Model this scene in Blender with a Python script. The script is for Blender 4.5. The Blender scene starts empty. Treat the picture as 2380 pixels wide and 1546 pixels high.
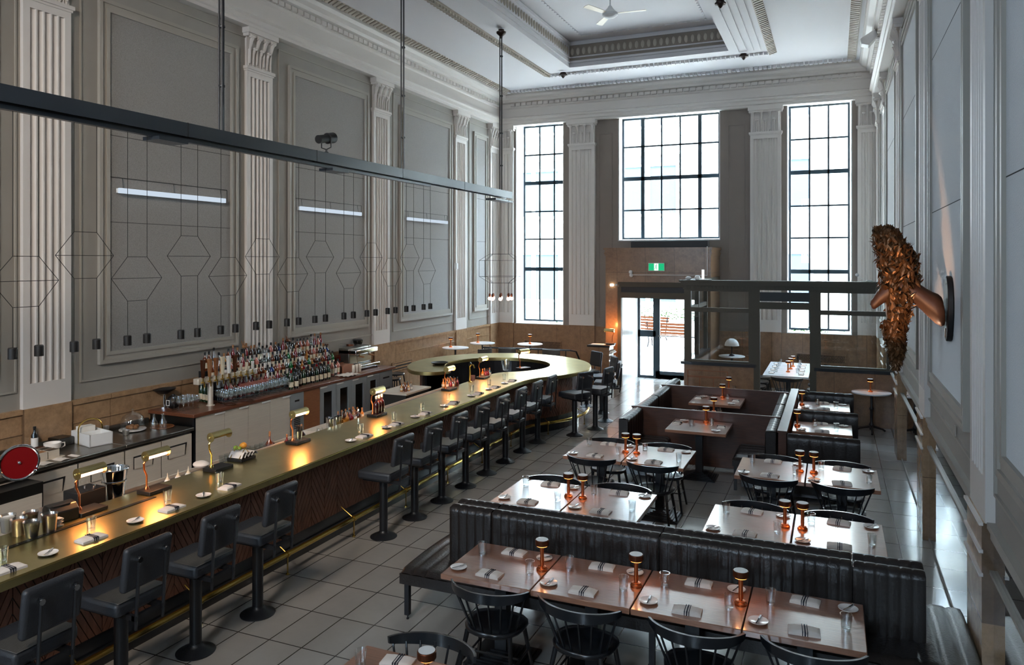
import bpy, math, random
from mathutils import Vector, Matrix
random.seed(7)
R = math.radians
PI = math.pi
col = bpy.context.scene.collection
scn = bpy.context.scene

# ---------------------------------------------------------------- camera
H = 3.2
cam_d = bpy.data.cameras.new('camera')
cam = bpy.data.objects.new('camera', cam_d)
col.objects.link(cam)
cam.location = (0, 0, H)
cam.rotation_euler = (R(90), 0, math.atan2(1938.6 - 1190, 1746.4))
cam_d.sensor_width = 36
cam_d.lens = 36 * 1746.4 / 2380
cam_d.shift_y = -(773 - 605.6) / 2380
cam_d.clip_start = .05
cam_d.clip_end = 300
scn.camera = cam

# ---------------------------------------------------------------- light
scn.view_settings.view_transform = 'Standard'
scn.view_settings.look = 'None'
scn.view_settings.gamma = 1
scn.view_settings.exposure = EXPOSURE = 2.75
scn.view_settings.use_curve_mapping = False
wd = bpy.data.worlds.new('sky')
scn.world = wd
wd.use_nodes = True
nt = wd.node_tree
nt.nodes.clear()
wo = nt.nodes.new('ShaderNodeOutputWorld')
bg = nt.nodes.new('ShaderNodeBackground')
bg.inputs[0].default_value = (.60, .79, 1, 1)
bg.inputs[1].default_value = SKY = 9.5
nt.links.new(bg.outputs[0], wo.inputs[0])


def light(name, kind, loc, power, color=(1, 1, 1), rot=(0, 0, 0), size=.1, size_y=None, parent=None, spot=None):
    d = bpy.data.lights.new(name, kind)
    d.energy = power
    d.color = color
    if kind == 'AREA':
        d.size = size
        if size_y:
            d.shape = 'RECTANGLE'
            d.size_y = size_y
    elif kind == 'SPOT':
        d.spot_size = spot or R(120)
        d.spot_blend = .6
        d.shadow_soft_size = size
    elif kind == 'SUN':
        d.angle = size
    else:
        d.shadow_soft_size = size
    o = bpy.data.objects.new(name, d)
    col.objects.link(o)
    o.location = loc
    o.rotation_euler = rot
    if parent:
        o.parent = parent
    return o


def portal(x0, x1, z0, z1, y, rear=False):
    o = light('daylight_portal', 'AREA', ((x0 + x1) / 2, y, (z0 + z1) / 2), 1, size=x1 - x0, size_y=z1 - z0,
              rot=(R(90 if rear else -90), 0, 0))
    o.data.cycles.is_portal = True


# windows: name -> x0,x1,z0,z1 of the glazed frame
GL = 20.42
WINS = [(-8.36, -7.03, 1.44, 7.12), (-5.40, -2.76, 3.78, 7.12), (-1.06, .36, 1.44, 7.12)]
for a in WINS:
    portal(*a, GL + .06)
portal(-4.93, -3.1, 0.02, 2.28, GL + .06)
REAR = -5.0
ADDED_WINS = [(-7.2, -6.4, 3.0, 6.8), (-1.8, -1.0, 3.0, 6.8)]  # unseen windows added behind the camera to brighten the bar side
for a in ADDED_WINS:
    portal(*a, REAR - .1, True)
light('sun', 'SUN', (0, 60, 60), 6.0, (1, .93, .82), (R(38), 0, R(25)), size=R(.6))
# warm fill spots added behind the camera, out of view, for the bar side
for sx_, sy_, tx_, ty_, tz_, w_ in ((-2.6, -2.5, -8.6, 6.5, 1.2, 120), (-3.4, -1.0, -8.6, 11.5, 1.2, 150), (-4.2, -3.5, -8.8, 4.5, 3.6, 70), (-3.0, -2.0, -5.4, 6.5, 1.0, 60)):
    l_ = light('fill_spot', 'SPOT', (sx_, sy_, 7.2), w_, (1, .86, .72), size=.4, spot=R(62))
    l_.rotation_euler = (Vector((tx_, ty_, tz_)) - l_.location).to_track_quat('-Z', 'Y').to_euler()
scn.cycles.use_denoising = True
scn.cycles.max_bounces = 10
scn.cycles.diffuse_bounces = 5
scn.cycles.glossy_bounces = 4
scn.cycles.transmission_bounces = 6
scn.cycles.transparent_max_bounces = 24
scn.cycles.sample_clamp_indirect = 6
scn.cycles.caustics_reflective = False
scn.cycles.caustics_refractive = False


# ---------------------------------------------------------------- materials
def srgb(r, g, b):
    f = lambda c: (c / 255 / 12.92) if c / 255 <= .04045 else ((c / 255 + .055) / 1.055) ** 2.4
    return (f(r), f(g), f(b), 1)


def mat(name, c, rough=.5, metal=0, noise=0, scale=8, bump=0, bscale=None, coat=0, emit=None, spec=.5, stretch=None, c2=None, detail=4):
    m = bpy.data.materials.new(name)
    m.use_nodes = True
    t = m.node_tree
    b = t.nodes['Principled BSDF']
    if len(c) == 3:
        c = srgb(*c)
    b.inputs['Base Color'].default_value = c
    b.inputs['Roughness'].default_value = rough
    b.inputs['Metallic'].default_value = metal
    b.inputs['Specular IOR Level'].default_value = spec
    if coat:
        b.inputs['Coat Weight'].default_value = coat
        b.inputs['Coat Roughness'].default_value = .12
    if emit:
        b.inputs['Emission Color'].default_value = (*emit[0], 1)
        b.inputs['Emission Strength'].default_value = emit[1]
    if noise or bump or c2:
        tc = t.nodes.new('ShaderNodeTexCoord')
        mp = t.nodes.new('ShaderNodeMapping')
        t.links.new(tc.outputs['Object'], mp.inputs[0])
        if stretch:
            mp.inputs['Scale'].default_value = stretch
        n = t.nodes.new('ShaderNodeTexNoise')
        n.inputs['Scale'].default_value = scale
        n.inputs['Detail'].default_value = detail
        t.links.new(mp.outputs[0], n.inputs[0])
        if noise or c2:
            rp = t.nodes.new('ShaderNodeValToRGB')
            rp.color_ramp.elements[0].position = .3
            rp.color_ramp.elements[1].position = .7
            lo = tuple(x * (1 - noise) for x in c[:3]) + (1,)
            hi = srgb(*c2) if c2 else tuple(min(1, x * (1 + noise)) for x in c[:3]) + (1,)
            if c2:
                lo = c
            rp.color_ramp.elements[0].color = lo
            rp.color_ramp.elements[1].color = hi
            t.links.new(n.outputs[0], rp.inputs[0])
            t.links.new(rp.outputs[0], b.inputs['Base Color'])
        if bump:
            n2 = n
            if bscale:
                n2 = t.nodes.new('ShaderNodeTexNoise')
                n2.inputs['Scale'].default_value = bscale
                t.links.new(mp.outputs[0], n2.inputs[0])
            bp = t.nodes.new('ShaderNodeBump')
            bp.inputs['Strength'].default_value = bump
            bp.inputs['Distance'].default_value = .01
            t.links.new(n2.outputs[0], bp.inputs['Height'])
            t.links.new(bp.outputs[0], b.inputs['Normal'])
    return m


def glass(name, tint=(1, 1, 1), ior=1.5, dens=0.0, rough=0.0, gcol=(1, 1, 1)):
    """thin clear glass: fresnel mix of a straight-through pane and a mirror reflection"""
    m = bpy.data.materials.new(name)
    m.use_nodes = True
    t = m.node_tree
    t.nodes.clear()
    o = t.nodes.new('ShaderNodeOutputMaterial')
    tr = t.nodes.new('ShaderNodeBsdfTransparent')
    tr.inputs[0].default_value = (*tint, 1)
    gl = t.nodes.new('ShaderNodeBsdfGlossy')
    gl.inputs['Roughness'].default_value = rough
    gl.inputs['Color'].default_value = (*gcol, 1)
    fr = t.nodes.new('ShaderNodeFresnel')
    ge = t.nodes.new('ShaderNodeNewGeometry')   # same reflectance from both sides of the pane
    ir = t.nodes.new('ShaderNodeMapRange')
    ir.inputs[3].default_value = ior
    ir.inputs[4].default_value = 1 / ior
    t.links.new(ge.outputs['Backfacing'], ir.inputs[0])
    t.links.new(ir.outputs[0], fr.inputs[0])
    mx = t.nodes.new('ShaderNodeMixShader')
    if dens:
        ad = t.nodes.new('ShaderNodeMath')
        ad.operation = 'ADD'
        ad.inputs[1].default_value = dens
        t.links.new(fr.outputs[0], ad.inputs[0])
        t.links.new(ad.outputs[0], mx.inputs[0])
    else:
        t.links.new(fr.outputs[0], mx.inputs[0])
    t.links.new(tr.outputs[0], mx.inputs[1])
    t.links.new(gl.outputs[0], mx.inputs[2])
    t.links.new(mx.outputs[0], o.inputs[0])
    return m


def emis(name, c, s):
    m = bpy.data.materials.new(name)
    m.use_nodes = True
    t = m.node_tree
    t.nodes.clear()
    o = t.nodes.new('ShaderNodeOutputMaterial')
    e = t.nodes.new('ShaderNodeEmission')
    e.inputs[0].default_value = (*c, 1)
    e.inputs[1].default_value = s
    t.links.new(e.outputs[0], o.inputs[0])
    return m


def brickmat(name, c1, c2, mortar, w, h, off=0, mw=.01, rough=.3, noise=.15, nscale=3, spec=.5, bump=.3, axis='XY', shift=(0, 0, 0), coat=0):
    m = bpy.data.materials.new(name)
    m.use_nodes = True
    t = m.node_tree
    b = t.nodes['Principled BSDF']
    tc = t.nodes.new('ShaderNodeTexCoord')
    mp = t.nodes.new('ShaderNodeMapping')
    mp.inputs['Location'].default_value = shift
    t.links.new(tc.outputs['Object'], mp.inputs[0])
    src = mp.outputs[0]
    if axis != 'XY':
        sx = t.nodes.new('ShaderNodeSeparateXYZ')
        cx = t.nodes.new('ShaderNodeCombineXYZ')
        t.links.new(src, sx.inputs[0])
        for i, a in enumerate(axis):
            t.links.new(sx.outputs['XYZ'.index(a)], cx.inputs[i])
        src = cx.outputs[0]
    br = t.nodes.new('ShaderNodeTexBrick')
    br.inputs['Color1'].default_value = srgb(*c1)
    br.inputs['Color2'].default_value = srgb(*c2)
    br.inputs['Mortar'].default_value = srgb(*mortar)
    br.inputs['Scale'].default_value = 1
    br.inputs['Brick Width'].default_value = w
    br.inputs['Row Height'].default_value = h
    br.inputs['Mortar Size'].default_value = mw
    br.inputs['Mortar Smooth'].default_value = .1
    br.offset = off
    t.links.new(src, br.inputs[0])
    n = t.nodes.new('ShaderNodeTexNoise')
    n.inputs['Scale'].default_value = nscale
    n.inputs['Detail'].default_value = 8
    n.inputs['Roughness'].default_value = .7
    t.links.new(tc.outputs['Object'], n.inputs[0])
    mr = t.nodes.new('ShaderNodeMapRange')
    mr.inputs[1].default_value = .3
    mr.inputs[2].default_value = .7
    mr.inputs[3].default_value = 1 - noise
    mr.inputs[4].default_value = 1 + noise
    t.links.new(n.outputs[0], mr.inputs[0])
    mx = t.nodes.new('ShaderNodeMix')
    mx.data_type = 'RGBA'
    mx.blend_type = 'MULTIPLY'
    mx.inputs[0].default_value = 1
    t.links.new(br.outputs[0], mx.inputs[6])
    t.links.new(mr.outputs[0], mx.inputs[7])
    t.links.new(mx.outputs[2], b.inputs['Base Color'])
    b.inputs['Roughness'].default_value = rough
    b.inputs['Specular IOR Level'].default_value = spec
    if coat:
        b.inputs['Coat Weight'].default_value = coat
        b.inputs['Coat Roughness'].default_value = .1
    bp = t.nodes.new('ShaderNodeBump')
    bp.inputs['Strength'].default_value = bump
    bp.inputs['Distance'].default_value = .003
    bp.invert = True
    t.links.new(br.outputs['Fac'], bp.inputs['Height'])
    t.links.new(bp.outputs[0], b.inputs['Normal'])
    return m


M = {}
M['wall'] = mat('grey_wall_paint', (150, 145, 137), .6, noise=.04, scale=2)
M['wallfar'] = mat('taupe_wall_paint', (132, 121, 112), .6, noise=.03, scale=2)
M['cream'] = mat('cream_plaster', (210, 203, 196), .5)
M['ceil'] = mat('white_ceiling_paint', (208, 205, 206), .7)
M['felt'] = mat('grey_felt_panel', (128, 124, 119), .95, noise=.22, scale=120, bump=.3, detail=2)
M['felt_seam'] = mat('felt_seam', (60, 58, 56), .9)
M['trimgrey'] = mat('grey_panel_moulding', (158, 152, 142), .5)
M['floor'] = brickmat('porcelain_floor_tile', (150, 145, 139), (157, 152, 146), (62, 60, 58), .56, .337, 0, .006, rough=.20, noise=.06, nscale=2.5, coat=.35, axis='YX', shift=(0, .02, 0), bump=.25)
M['marble'] = brickmat('tan_marble', (164, 132, 100), (156, 124, 93), (104, 82, 62), 1.2, .72, .5, .004, rough=.25, noise=.28, nscale=9, axis='YZX')
M['marble_x'] = brickmat('tan_marble_wall', (142, 110, 82), (134, 103, 76), (92, 72, 54), .72, 2.9, 0, .004, rough=.28, noise=.28, nscale=9, axis='XZY')
M['mirror'] = mat('dark_mirror', (.62, .63, .62, 1), .03, 1)
M['brass'] = mat('brushed_brass', (206, 192, 136), .30, 1, noise=.08, scale=4, bump=.04, bscale=60)
M['brassrail'] = mat('polished_brass', (214, 180, 96), .18, 1)
M['copper'] = mat('copper', (196, 118, 74), .30, 1)
M['copperdark'] = mat('dark_copper', (98, 56, 36), .4, .8)
M['bronzedark'] = mat('dark_bronze_fitting', (52, 38, 32), .45, .6)
M['steel'] = mat('brushed_steel', (224, 214, 198), .42, .4, noise=.05, scale=3, stretch=(1, 1, 30), bump=.02)
M['steeltop'] = mat('worn_steel_worktop', (132, 128, 120), .28, .9, noise=.08, scale=4)
M['steeldark'] = mat('dark_steel', (84, 84, 82), .35, 1)
M['chrome'] = mat('chrome', (225, 228, 230), .08, 1)
M['blackmetal'] = mat('black_metal', (20, 21, 24), .42)
M['bluemetal'] = mat('blue_grey_beam_paint', (38, 46, 54), .3, spec=.6)
M['black'] = mat('black_plastic', (16, 16, 17), .5)
M['blackpaint'] = mat('black_painted_wood', (20, 23, 27), .28, coat=.5)
M['leather'] = mat('dark_leather', (32, 26, 23), .33, bump=.25, bscale=60, scale=5, noise=.1)
M['vinyl'] = mat('charcoal_upholstery', (42, 44, 48), .48, bump=.2, scale=90)
M['vinyl2'] = mat('olive_grey_upholstery', (68, 66, 62), .5, bump=.2, scale=90)
M['walnut'] = mat('walnut_veneer', (72, 42, 28), .38, noise=.25, scale=5, stretch=(1, 1, 14), bump=.05)
M['table'] = mat('brown_oak_tabletop', (146, 102, 78), .28, coat=.9, noise=.2, scale=6, stretch=(1.2, 14, 14), bump=.12)
M['barwood'] = mat('dark_stained_wood', (116, 76, 58), .5, noise=.25, scale=6, stretch=(4, 4, 1), bump=.1)
M['woodtop'] = mat('reddish_wood_worktop', (104, 62, 42), .3, noise=.2, scale=6, stretch=(14, 1, 14), bump=.05)
M['woodpanel'] = mat('honey_wood_panel', (134, 84, 48), .4, noise=.15, scale=8, stretch=(1, 1, 10))
M['linen'] = mat('white_linen', (220, 210, 200), .85, bump=.2, scale=60)
M['stripe'] = mat('dark_stripe', (34, 36, 48), .8)
M['china'] = mat('white_china', (232, 226, 220), .18)
M['white'] = mat('white_paint', (224, 224, 222), .5)
M['marbletop'] = mat('white_marble', (222, 222, 222), .22, noise=.08, scale=5)
M['glass'] = glass('clear_glass', (.92, .94, .94), 1.5, .10)
M['wglass'] = glass('window_glass', (.97, .985, .98), 1.45)
M['pglass'] = glass('partition_glass', (.93, .95, .95), 1.5, .02)
M['frost'] = glass('cloudy_plastic', (.75, .75, .74), 1.5, .18, .4)
M['winframe'] = mat('dark_window_frame', (20, 44, 54), .4)
M['partframe'] = mat('olive_grey_partition_paint', (76, 70, 56), .6)
M['led'] = emis('white_tube_light', (.74, .86, 1), .12)
for k_ in ('felt',):
    p_ = M[k_].node_tree.nodes['Principled BSDF']
    p_.inputs['Sheen Weight'].default_value = .8
    p_.inputs['Sheen Roughness'].default_value = .5
M['warmlens'] = emis('warm_lens', (1, .62, .42), .16)
M['bulb'] = emis('glowing_bulb', (1, .62, .45), 2.5)
M['tube'] = emis('hot_lamp_tube', (1, .42, .22), 2.2)
M['warm'] = emis('warm_lamp_glow', (1, .34, .08), 1.2)
M['exitgreen'] = emis('exit_green', (.02, .62, .25), .13)
M['exitwhite'] = emis('exit_white', (.85, 1, .9), .2)
M['red'] = mat('red_enamel', (120, 16, 20), .25)
M['cardboard'] = mat('cardboard', (170, 120, 96), .8)
M['paper'] = mat('paper', (226, 222, 214), .8)


# ---------------------------------------------------------------- mesh helpers
class MB:
    def __init__(s):
        s.v = []
        s.f = []
        s.m = []
        s.mi = 0
        s.T = None

    def vs(s, pts):
        n = len(s.v)
        if s.T is not None:
            pts = [tuple(s.T @ Vector(p)) for p in pts]
        s.v += [tuple(p) for p in pts]
        return n

    def fs(s, n, faces):
        for f in faces:
            s.f.append([n + i for i in f])
            s.m.append(s.mi)

    def box(s, x0, x1, y0, y1, z0, z1):
        n = s.vs([(x0, y0, z0), (x1, y0, z0), (x1, y1, z0), (x0, y1, z0), (x0, y0, z1), (x1, y0, z1), (x1, y1, z1), (x0, y1, z1)])
        s.fs(n, [(0, 3, 2, 1), (4, 5, 6, 7), (0, 1, 5, 4), (1, 2, 6, 5), (2, 3, 7, 6), (3, 0, 4, 7)])
        return s

    def cbox(s, x, y, z, w, d, h):
        return s.box(x - w / 2, x + w / 2, y - d / 2, y + d / 2, z - h / 2, z + h / 2)

    def taper(s, x0, x1, y0, y1, z0, X0, X1, Y0, Y1, z1):
        n = s.vs([(x0, y0, z0), (x1, y0, z0), (x1, y1, z0), (x0, y1, z0), (X0, Y0, z1), (X1, Y0, z1), (X1, Y1, z1), (X0, Y1, z1)])
        s.fs(n, [(0, 3, 2, 1), (4, 5, 6, 7), (0, 1, 5, 4), (1, 2, 6, 5), (2, 3, 7, 6), (3, 0, 4, 7)])
        return s

    def ring_frame(s, a, b, p0, p1):
        pass

    def lathe(s, prof, n=20, c=(0, 0, 0), cap=True):
        """prof: [(r,z)...] bottom to top"""
        k = len(prof)
        pts = []
        for r, z in prof:
            for i in range(n):
                a = 2 * PI * i / n
                pts.append((c[0] + r * math.cos(a), c[1] + r * math.sin(a), c[2] + z))
        b = s.vs(pts)
        fs = []
        for j in range(k - 1):
            for i in range(n):
                i2 = (i + 1) % n
                fs.append((j * n + i, j * n + i2, (j + 1) * n + i2, (j + 1) * n + i))
        if cap:
            if prof[0][0] > 1e-5:
                fs.append(tuple(reversed(range(n))))
            if prof[-1][0] > 1e-5:
                fs.append(tuple((k - 1) * n + i for i in range(n)))
        s.fs(b, fs)
        return s

    def cyl(s, p0, p1, r0, r1=None, n=12):
        r1 = r0 if r1 is None else r1
        p0, p1 = Vector(p0), Vector(p1)
        d = (p1 - p0).normalized()
        u = d.orthogonal().normalized()
        w = d.cross(u)
        pts = []
        for p, r in ((p0, r0), (p1, r1)):
            for i in range(n):
                a = 2 * PI * i / n
                pts.append(p + u * (r * math.cos(a)) + w * (r * math.sin(a)))
        b = s.vs(pts)
        fs = [(i, (i + 1) % n, n + (i + 1) % n, n + i) for i in range(n)]
        fs += [tuple(reversed(range(n))), tuple(range(n, 2 * n))]
        s.fs(b, fs)
        return s

    def tube(s, path, r, n=8, closed=False, rads=None):
        path = [Vector(p) for p in path]
        k = len(path)
        pts = []
        up = None
        for j, p in enumerate(path):
            a = path[(j - 1) % k] if (closed or j > 0) else path[j]
            b = path[(j + 1) % k] if (closed or j < k - 1) else path[j]
            d = (b - a).normalized()
            if up is None:
                up = d.orthogonal().normalized()
            else:
                up = (up - d * up.dot(d))
                up = up.normalized() if up.length > 1e-6 else d.orthogonal().normalized()
            w = d.cross(up)
            rr = rads[j] if rads else r
            for i in range(n):
                t = 2 * PI * i / n
                pts.append(p + up * (rr * math.cos(t)) + w * (rr * math.sin(t)))
        b = s.vs(pts)
        fs = []
        for j in range(k if closed else k - 1):
            j2 = (j + 1) % k
            for i in range(n):
                i2 = (i + 1) % n
                fs.append((j * n + i, j * n + i2, j2 * n + i2, j2 * n + i))
        if not closed:
            fs += [tuple(reversed(range(n))), tuple((k - 1) * n + i for i in range(n))]
        s.fs(b, fs)
        return s

    def prism(s, poly, a0, a1, axis='Z'):
        """extrude a 2-D polygon; axis Z: poly=(x,y); Y: poly=(x,z); X: poly=(y,z)"""
        n = len(poly)
        mk = {'Z': lambda p, a: (p[0], p[1], a), 'Y': lambda p, a: (p[0], a, p[1]), 'X': lambda p, a: (a, p[0], p[1])}[axis]
        b = s.vs([mk(p, a0) for p in poly] + [mk(p, a1) for p in poly])
        fs = [(i, (i + 1) % n, n + (i + 1) % n, n + i) for i in range(n)]
        fs += [tuple(reversed(range(n))), tuple(range(n, 2 * n))]
        s.fs(b, fs)
        return s

    def sphere(s, c, r, n=12, m=8, sq=(1, 1, 1)):
        pts = [(c[0], c[1], c[2] - r * sq[2])]
        for j in range(1, m):
            t = PI * j / m
            for i in range(n):
                a = 2 * PI * i / n
                pts.append((c[0] + r * sq[0] * math.sin(t) * math.cos(a), c[1] + r * sq[1] * math.sin(t) * math.sin(a), c[2] - r * sq[2] * math.cos(t)))
        pts.append((c[0], c[1], c[2] + r * sq[2]))
        b = s.vs(pts)
        fs = []
        for i in range(n):
            fs.append((0, 1 + (i + 1) % n, 1 + i))
        for j in range(m - 2):
            for i in range(n):
                q = 1 + j * n
                fs.append((q + i, q + (i + 1) % n, q + n + (i + 1) % n, q + n + i))
        q = 1 + (m - 2) * n
        for i in range(n):
            fs.append((q + i, q + (i + 1) % n, len(pts) - 1))
        s.fs(b, fs)
        return s

    def grid(s, f, nu, nv, wrap=False):
        pts = [f(i / nu, j / nv) for j in range(nv + 1) for i in range(nu + 1)]
        b = s.vs(pts)
        s.fs(b, [(j * (nu + 1) + i, j * (nu + 1) + i + 1, (j + 1) * (nu + 1) + i + 1, (j + 1) * (nu + 1) + i) for j in range(nv) for i in range(nu)])
        return s

    def rframe(s, x0, x1, z0, z1, w, y0, y1):
        """rectangular frame in XZ, width w inwards, between y0..y1"""
        s.box(x0, x1, y0, y1, z1 - w, z1)
        s.box(x0, x1, y0, y1, z0, z0 + w)
        s.box(x0, x0 + w, y0, y1, z0 + w, z1 - w)
        s.box(x1 - w, x1, y0, y1, z0 + w, z1 - w)
        return s

    def yframe(s, y0, y1, z0, z1, w, x0, x1):
        s.box(x0, x1, y0, y1, z1 - w, z1)
        s.box(x0, x1, y0, y1, z0, z0 + w)
        s.box(x0, x1, y0, y0 + w, z0 + w, z1 - w)
        s.box(x0, x1, y1 - w, y1, z0 + w, z1 - w)
        return s

    def mesh(s, name, mats, smooth=True, angle=35):
        me = bpy.data.meshes.new(name)
        me.from_pydata(s.v, [], s.f)
        for m in (mats if isinstance(mats, (list, tuple)) else [mats]):
            me.materials.append(M[m] if isinstance(m, str) else m)
        me.polygons.foreach_set('material_index', s.m)
        if smooth:
            me.polygons.foreach_set('use_smooth', [True] * len(s.f))
            me.set_sharp_from_angle(angle=R(angle))
        me.update()
        return me

    def build(s, name, mats, parent=None, smooth=True, angle=35, loc=None, bevel=0, seg=2, subsurf=0):
        o = bpy.data.objects.new(name, s.mesh(name, mats, smooth, angle))
        col.objects.link(o)
        if parent:
            o.parent = parent
        if loc:
            o.location = loc
        if bevel:
            b = o.modifiers.new('bevel', 'BEVEL')
            b.width = bevel
            b.segments = seg
            b.limit_method = 'ANGLE'
            b.angle_limit = R(35)
        if subsurf:
            b = o.modifiers.new('subsurf', 'SUBSURF')
            b.levels = b.render_levels = subsurf
        return o


def tag(o, label=None, cat=None, group=None, kind=None):
    if label:
        o['label'] = label
    if cat:
        o['category'] = cat
    if group:
        o['group'] = group
    if kind:
        o['kind'] = kind
    return o


def empty(name, label=None, cat=None, loc=(0, 0, 0), rz=0, group=None, kind=None):
    o = bpy.data.objects.new(name, None)
    o.empty_display_size = .05
    col.objects.link(o)
    o.location = loc
    o.rotation_euler = (0, 0, rz)
    return tag(o, label, cat, group, kind)


def struct(o):
    o['kind'] = 'structure'
    return o


def dup(root, loc, rz=0, label=None, group=None, scale=None, cat=None):
    def cp(o, par):
        c = o.copy()
        col.objects.link(c)
        if par:
            c.parent = par
        for ch in o.children:
            cp(ch, c)
        return c
    c = cp(root, None)
    c.location = loc
    c.rotation_euler = (0, 0, rz)
    if scale:
        c.scale = scale if hasattr(scale, '__len__') else (scale,) * 3
    tag(c, label, cat, group)
    return c


class Kind:
    """first place() moves the prototype itself, later ones copy it"""
    def __init__(s, root):
        s.root = root
        s.used = False

    def place(s, loc, rz=0, label=None, group=None, scale=None):
        if not s.used:
            s.used = True
            o = s.root
            o.location = loc
            o.rotation_euler = (0, 0, rz)
            if scale:
                o.scale = scale if hasattr(scale, '__len__') else (scale,) * 3
            tag(o, label, None, group)
            return o
        return dup(s.root, loc, rz, label, group, scale)
# ================================================================ the room
XL, XR, YB, ZC = -9.04, 1.01, 20.04, 7.95
XC = (XL + XR) / 2
M['leafpaint'] = mat('stone_coloured_moulding', (176, 166, 152), .6)
WZ = 1.40          # top of the marble wainscot
CZ = 7.08          # underside of the entablature
PY = [2.55, 6.31, 10.07, 13.82, 17.58]
PW = .62

struct(MB().box(XL - .4, XR + .4, REAR - .4, YB + .6, -.3, 0).build('floor', 'floor', smooth=False))


def wall_with_holes(x0, x1, z0, z1, holes, y0, y1):
    """XZ wall slab with rectangular openings"""
    b = MB()
    xs = sorted({x0, x1, *[h[0] for h in holes], *[h[1] for h in holes]})
    for a, c in zip(xs, xs[1:]):
        hs = sorted([(h[2], h[3]) for h in holes if h[0] <= a + 1e-6 and h[1] >= c - 1e-6])
        z = z0
        for h0, h1 in hs:
            if h0 > z + 1e-6:
                b.box(a, c, y0, y1, z, h0)
            z = h1
        if z < z1 - 1e-6:
            b.box(a, c, y0, y1, z, z1)
    return b


# back wall: openings a little larger than the frames
RV = [(-8.47, -7.01, 1.38, 7.16), (-5.42, -2.72, 3.74, 7.16), (-1.09, .40, 1.38, 7.16)]
DOOR = (-4.98, -3.06, 0, 2.30)
wb = wall_with_holes(XL - .4, XR + .4, 0, 9, RV + [DOOR], YB, GL + .12)
struct(wb.build('wall_back', 'wallfar', smooth=False))
struct(wall_with_holes(XL - .4, XR + .4, 0, 9, ADDED_WINS, REAR - .3, REAR).build('wall_front', 'wall', smooth=False))
struct(MB().box(XL - .4, XL, REAR - .3, YB, 0, 9).build('wall_left', 'wall', smooth=False))
struct(MB().box(XR, XR + .4, REAR - .3, YB, 0, 9).build('wall_right', 'wall', smooth=False))

# ceiling with a deep central coffer
CX0, CX1, CY0, CY1, CZ1 = -5.86, -2.15, -1.0, 17.2, 8.47
b = MB()
b.box(XL, CX0, REAR, YB, ZC, ZC + .9)
b.box(CX1, XR, REAR, YB, ZC, ZC + .9)
b.box(CX0, CX1, REAR, CY0, ZC, ZC + .9)
b.box(CX0, CX1, CY1, YB, ZC, ZC + .9)
b.box(CX0, CX1, CY0, CY1, CZ1, CZ1 + .4)
ceiling = struct(b.build('ceiling', 'ceil', smooth=False))


def rect_ring(b, off, w, z0, z1):
    """flat ring outside the coffer opening between offsets off..off+w"""
    x0, x1, y0, y1 = CX0 - off, CX1 + off, CY0 - off, CY1 + off * .8
    b.box(x0 - w, x0, y0 - w, y1 + w, z0, z1)
    b.box(x1, x1 + w, y0 - w, y1 + w, z0, z1)
    b.box(x0, x1, y1, y1 + w, z0, z1)
    b.box(x0, x1, y0 - w, y0, z0, z1)


b = MB()
for off, w, d in ((.0, .20, .10), (.20, .16, .075), (.36, .14, .05), (.50, .14, .028)):
    rect_ring(b, off, w, ZC - d, ZC)
# thin beads on the coffer walls and a fret line on the inner ceiling
for i, (d, h, p) in enumerate(((0, .05, .03), (.12, .03, .02), (.42, .06, .04))):
    z = ZC + d
    b.box(CX0, CX0 + p, CY0, CY1, z, z + h)
    b.box(CX1 - p, CX1, CY0, CY1, z, z + h)
    b.box(CX0, CX1, CY1 - p, CY1, z, z + h)
struct(b.build('trim_1', 'ceil', smooth=False))
# egg-and-dart band round the coffer
M['taupe'] = mat('taupe_frieze', (136, 126, 114), .6)
b = MB()
b.mi = 1
b.box(CX0, CX1, CY1 - .012, CY1, ZC, ZC + .42)
b.mi = 0
z = ZC + .27
n = 26
for i in range(n):
    x = CX0 + (i + .5) * (CX1 - CX0) / n
    b.sphere((x, CY1 - .005, z), .05, 8, 6, (1, .5, 1.9))
    b.mi = 1
    b.box(x + .066, x + .078, CY1 - .022, CY1, z - .1, z + .1)
    b.mi = 0
for s, xx in ((1, CX0), (-1, CX1)):
    y = 9.0
    while y < CY1 - .05:
        b.sphere((xx + s * .005, y, z), .05, 8, 6, (.5, 1, 1.9))
        y += .143
struct(b.build('trim_2', ['leafpaint', 'taupe']))
b = MB()
for xx in (CX0 + .42, CX1 - .42):
    y = 9.0
    while y < CY1 - .4:
        b.box(xx - .018, xx + .018, y, y + .10, CZ1 - .016, CZ1)
        y += .15
x = CX0 + .42
while x < CX1 - .42:
    b.box(x, x + .22, CY1 - .43, CY1 - .40, CZ1 - .016, CZ1)
    x += .28
struct(b.build('trim_3', 'ceil', smooth=False))


def leaf_run_y(b, x, y0, y1, s, w=.16, step=.12):
    """row of drooping leaf tongues along Y on the ceiling"""
    y = y0
    while y < y1:
        n = b.vs([(x, y, ZC), (x, y + step * .72, ZC), (x + s * w, y + step * .72, ZC), (x + s * w, y, ZC),
                  (x, y + .006, ZC - .075), (x, y + step * .66, ZC - .075), (x + s * w, y + step * .5, ZC - .03), (x + s * w, y + step * .2, ZC - .03)])
        b.fs(n, [(0, 3, 2, 1), (4, 5, 6, 7), (0, 1, 5, 4), (1, 2, 6, 5), (2, 3, 7, 6), (3, 0, 4, 7)])
        y += step
    b.box(min(x, x - s * .03), max(x, x - s * .03), y0, y1, ZC - .03, ZC)


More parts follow.
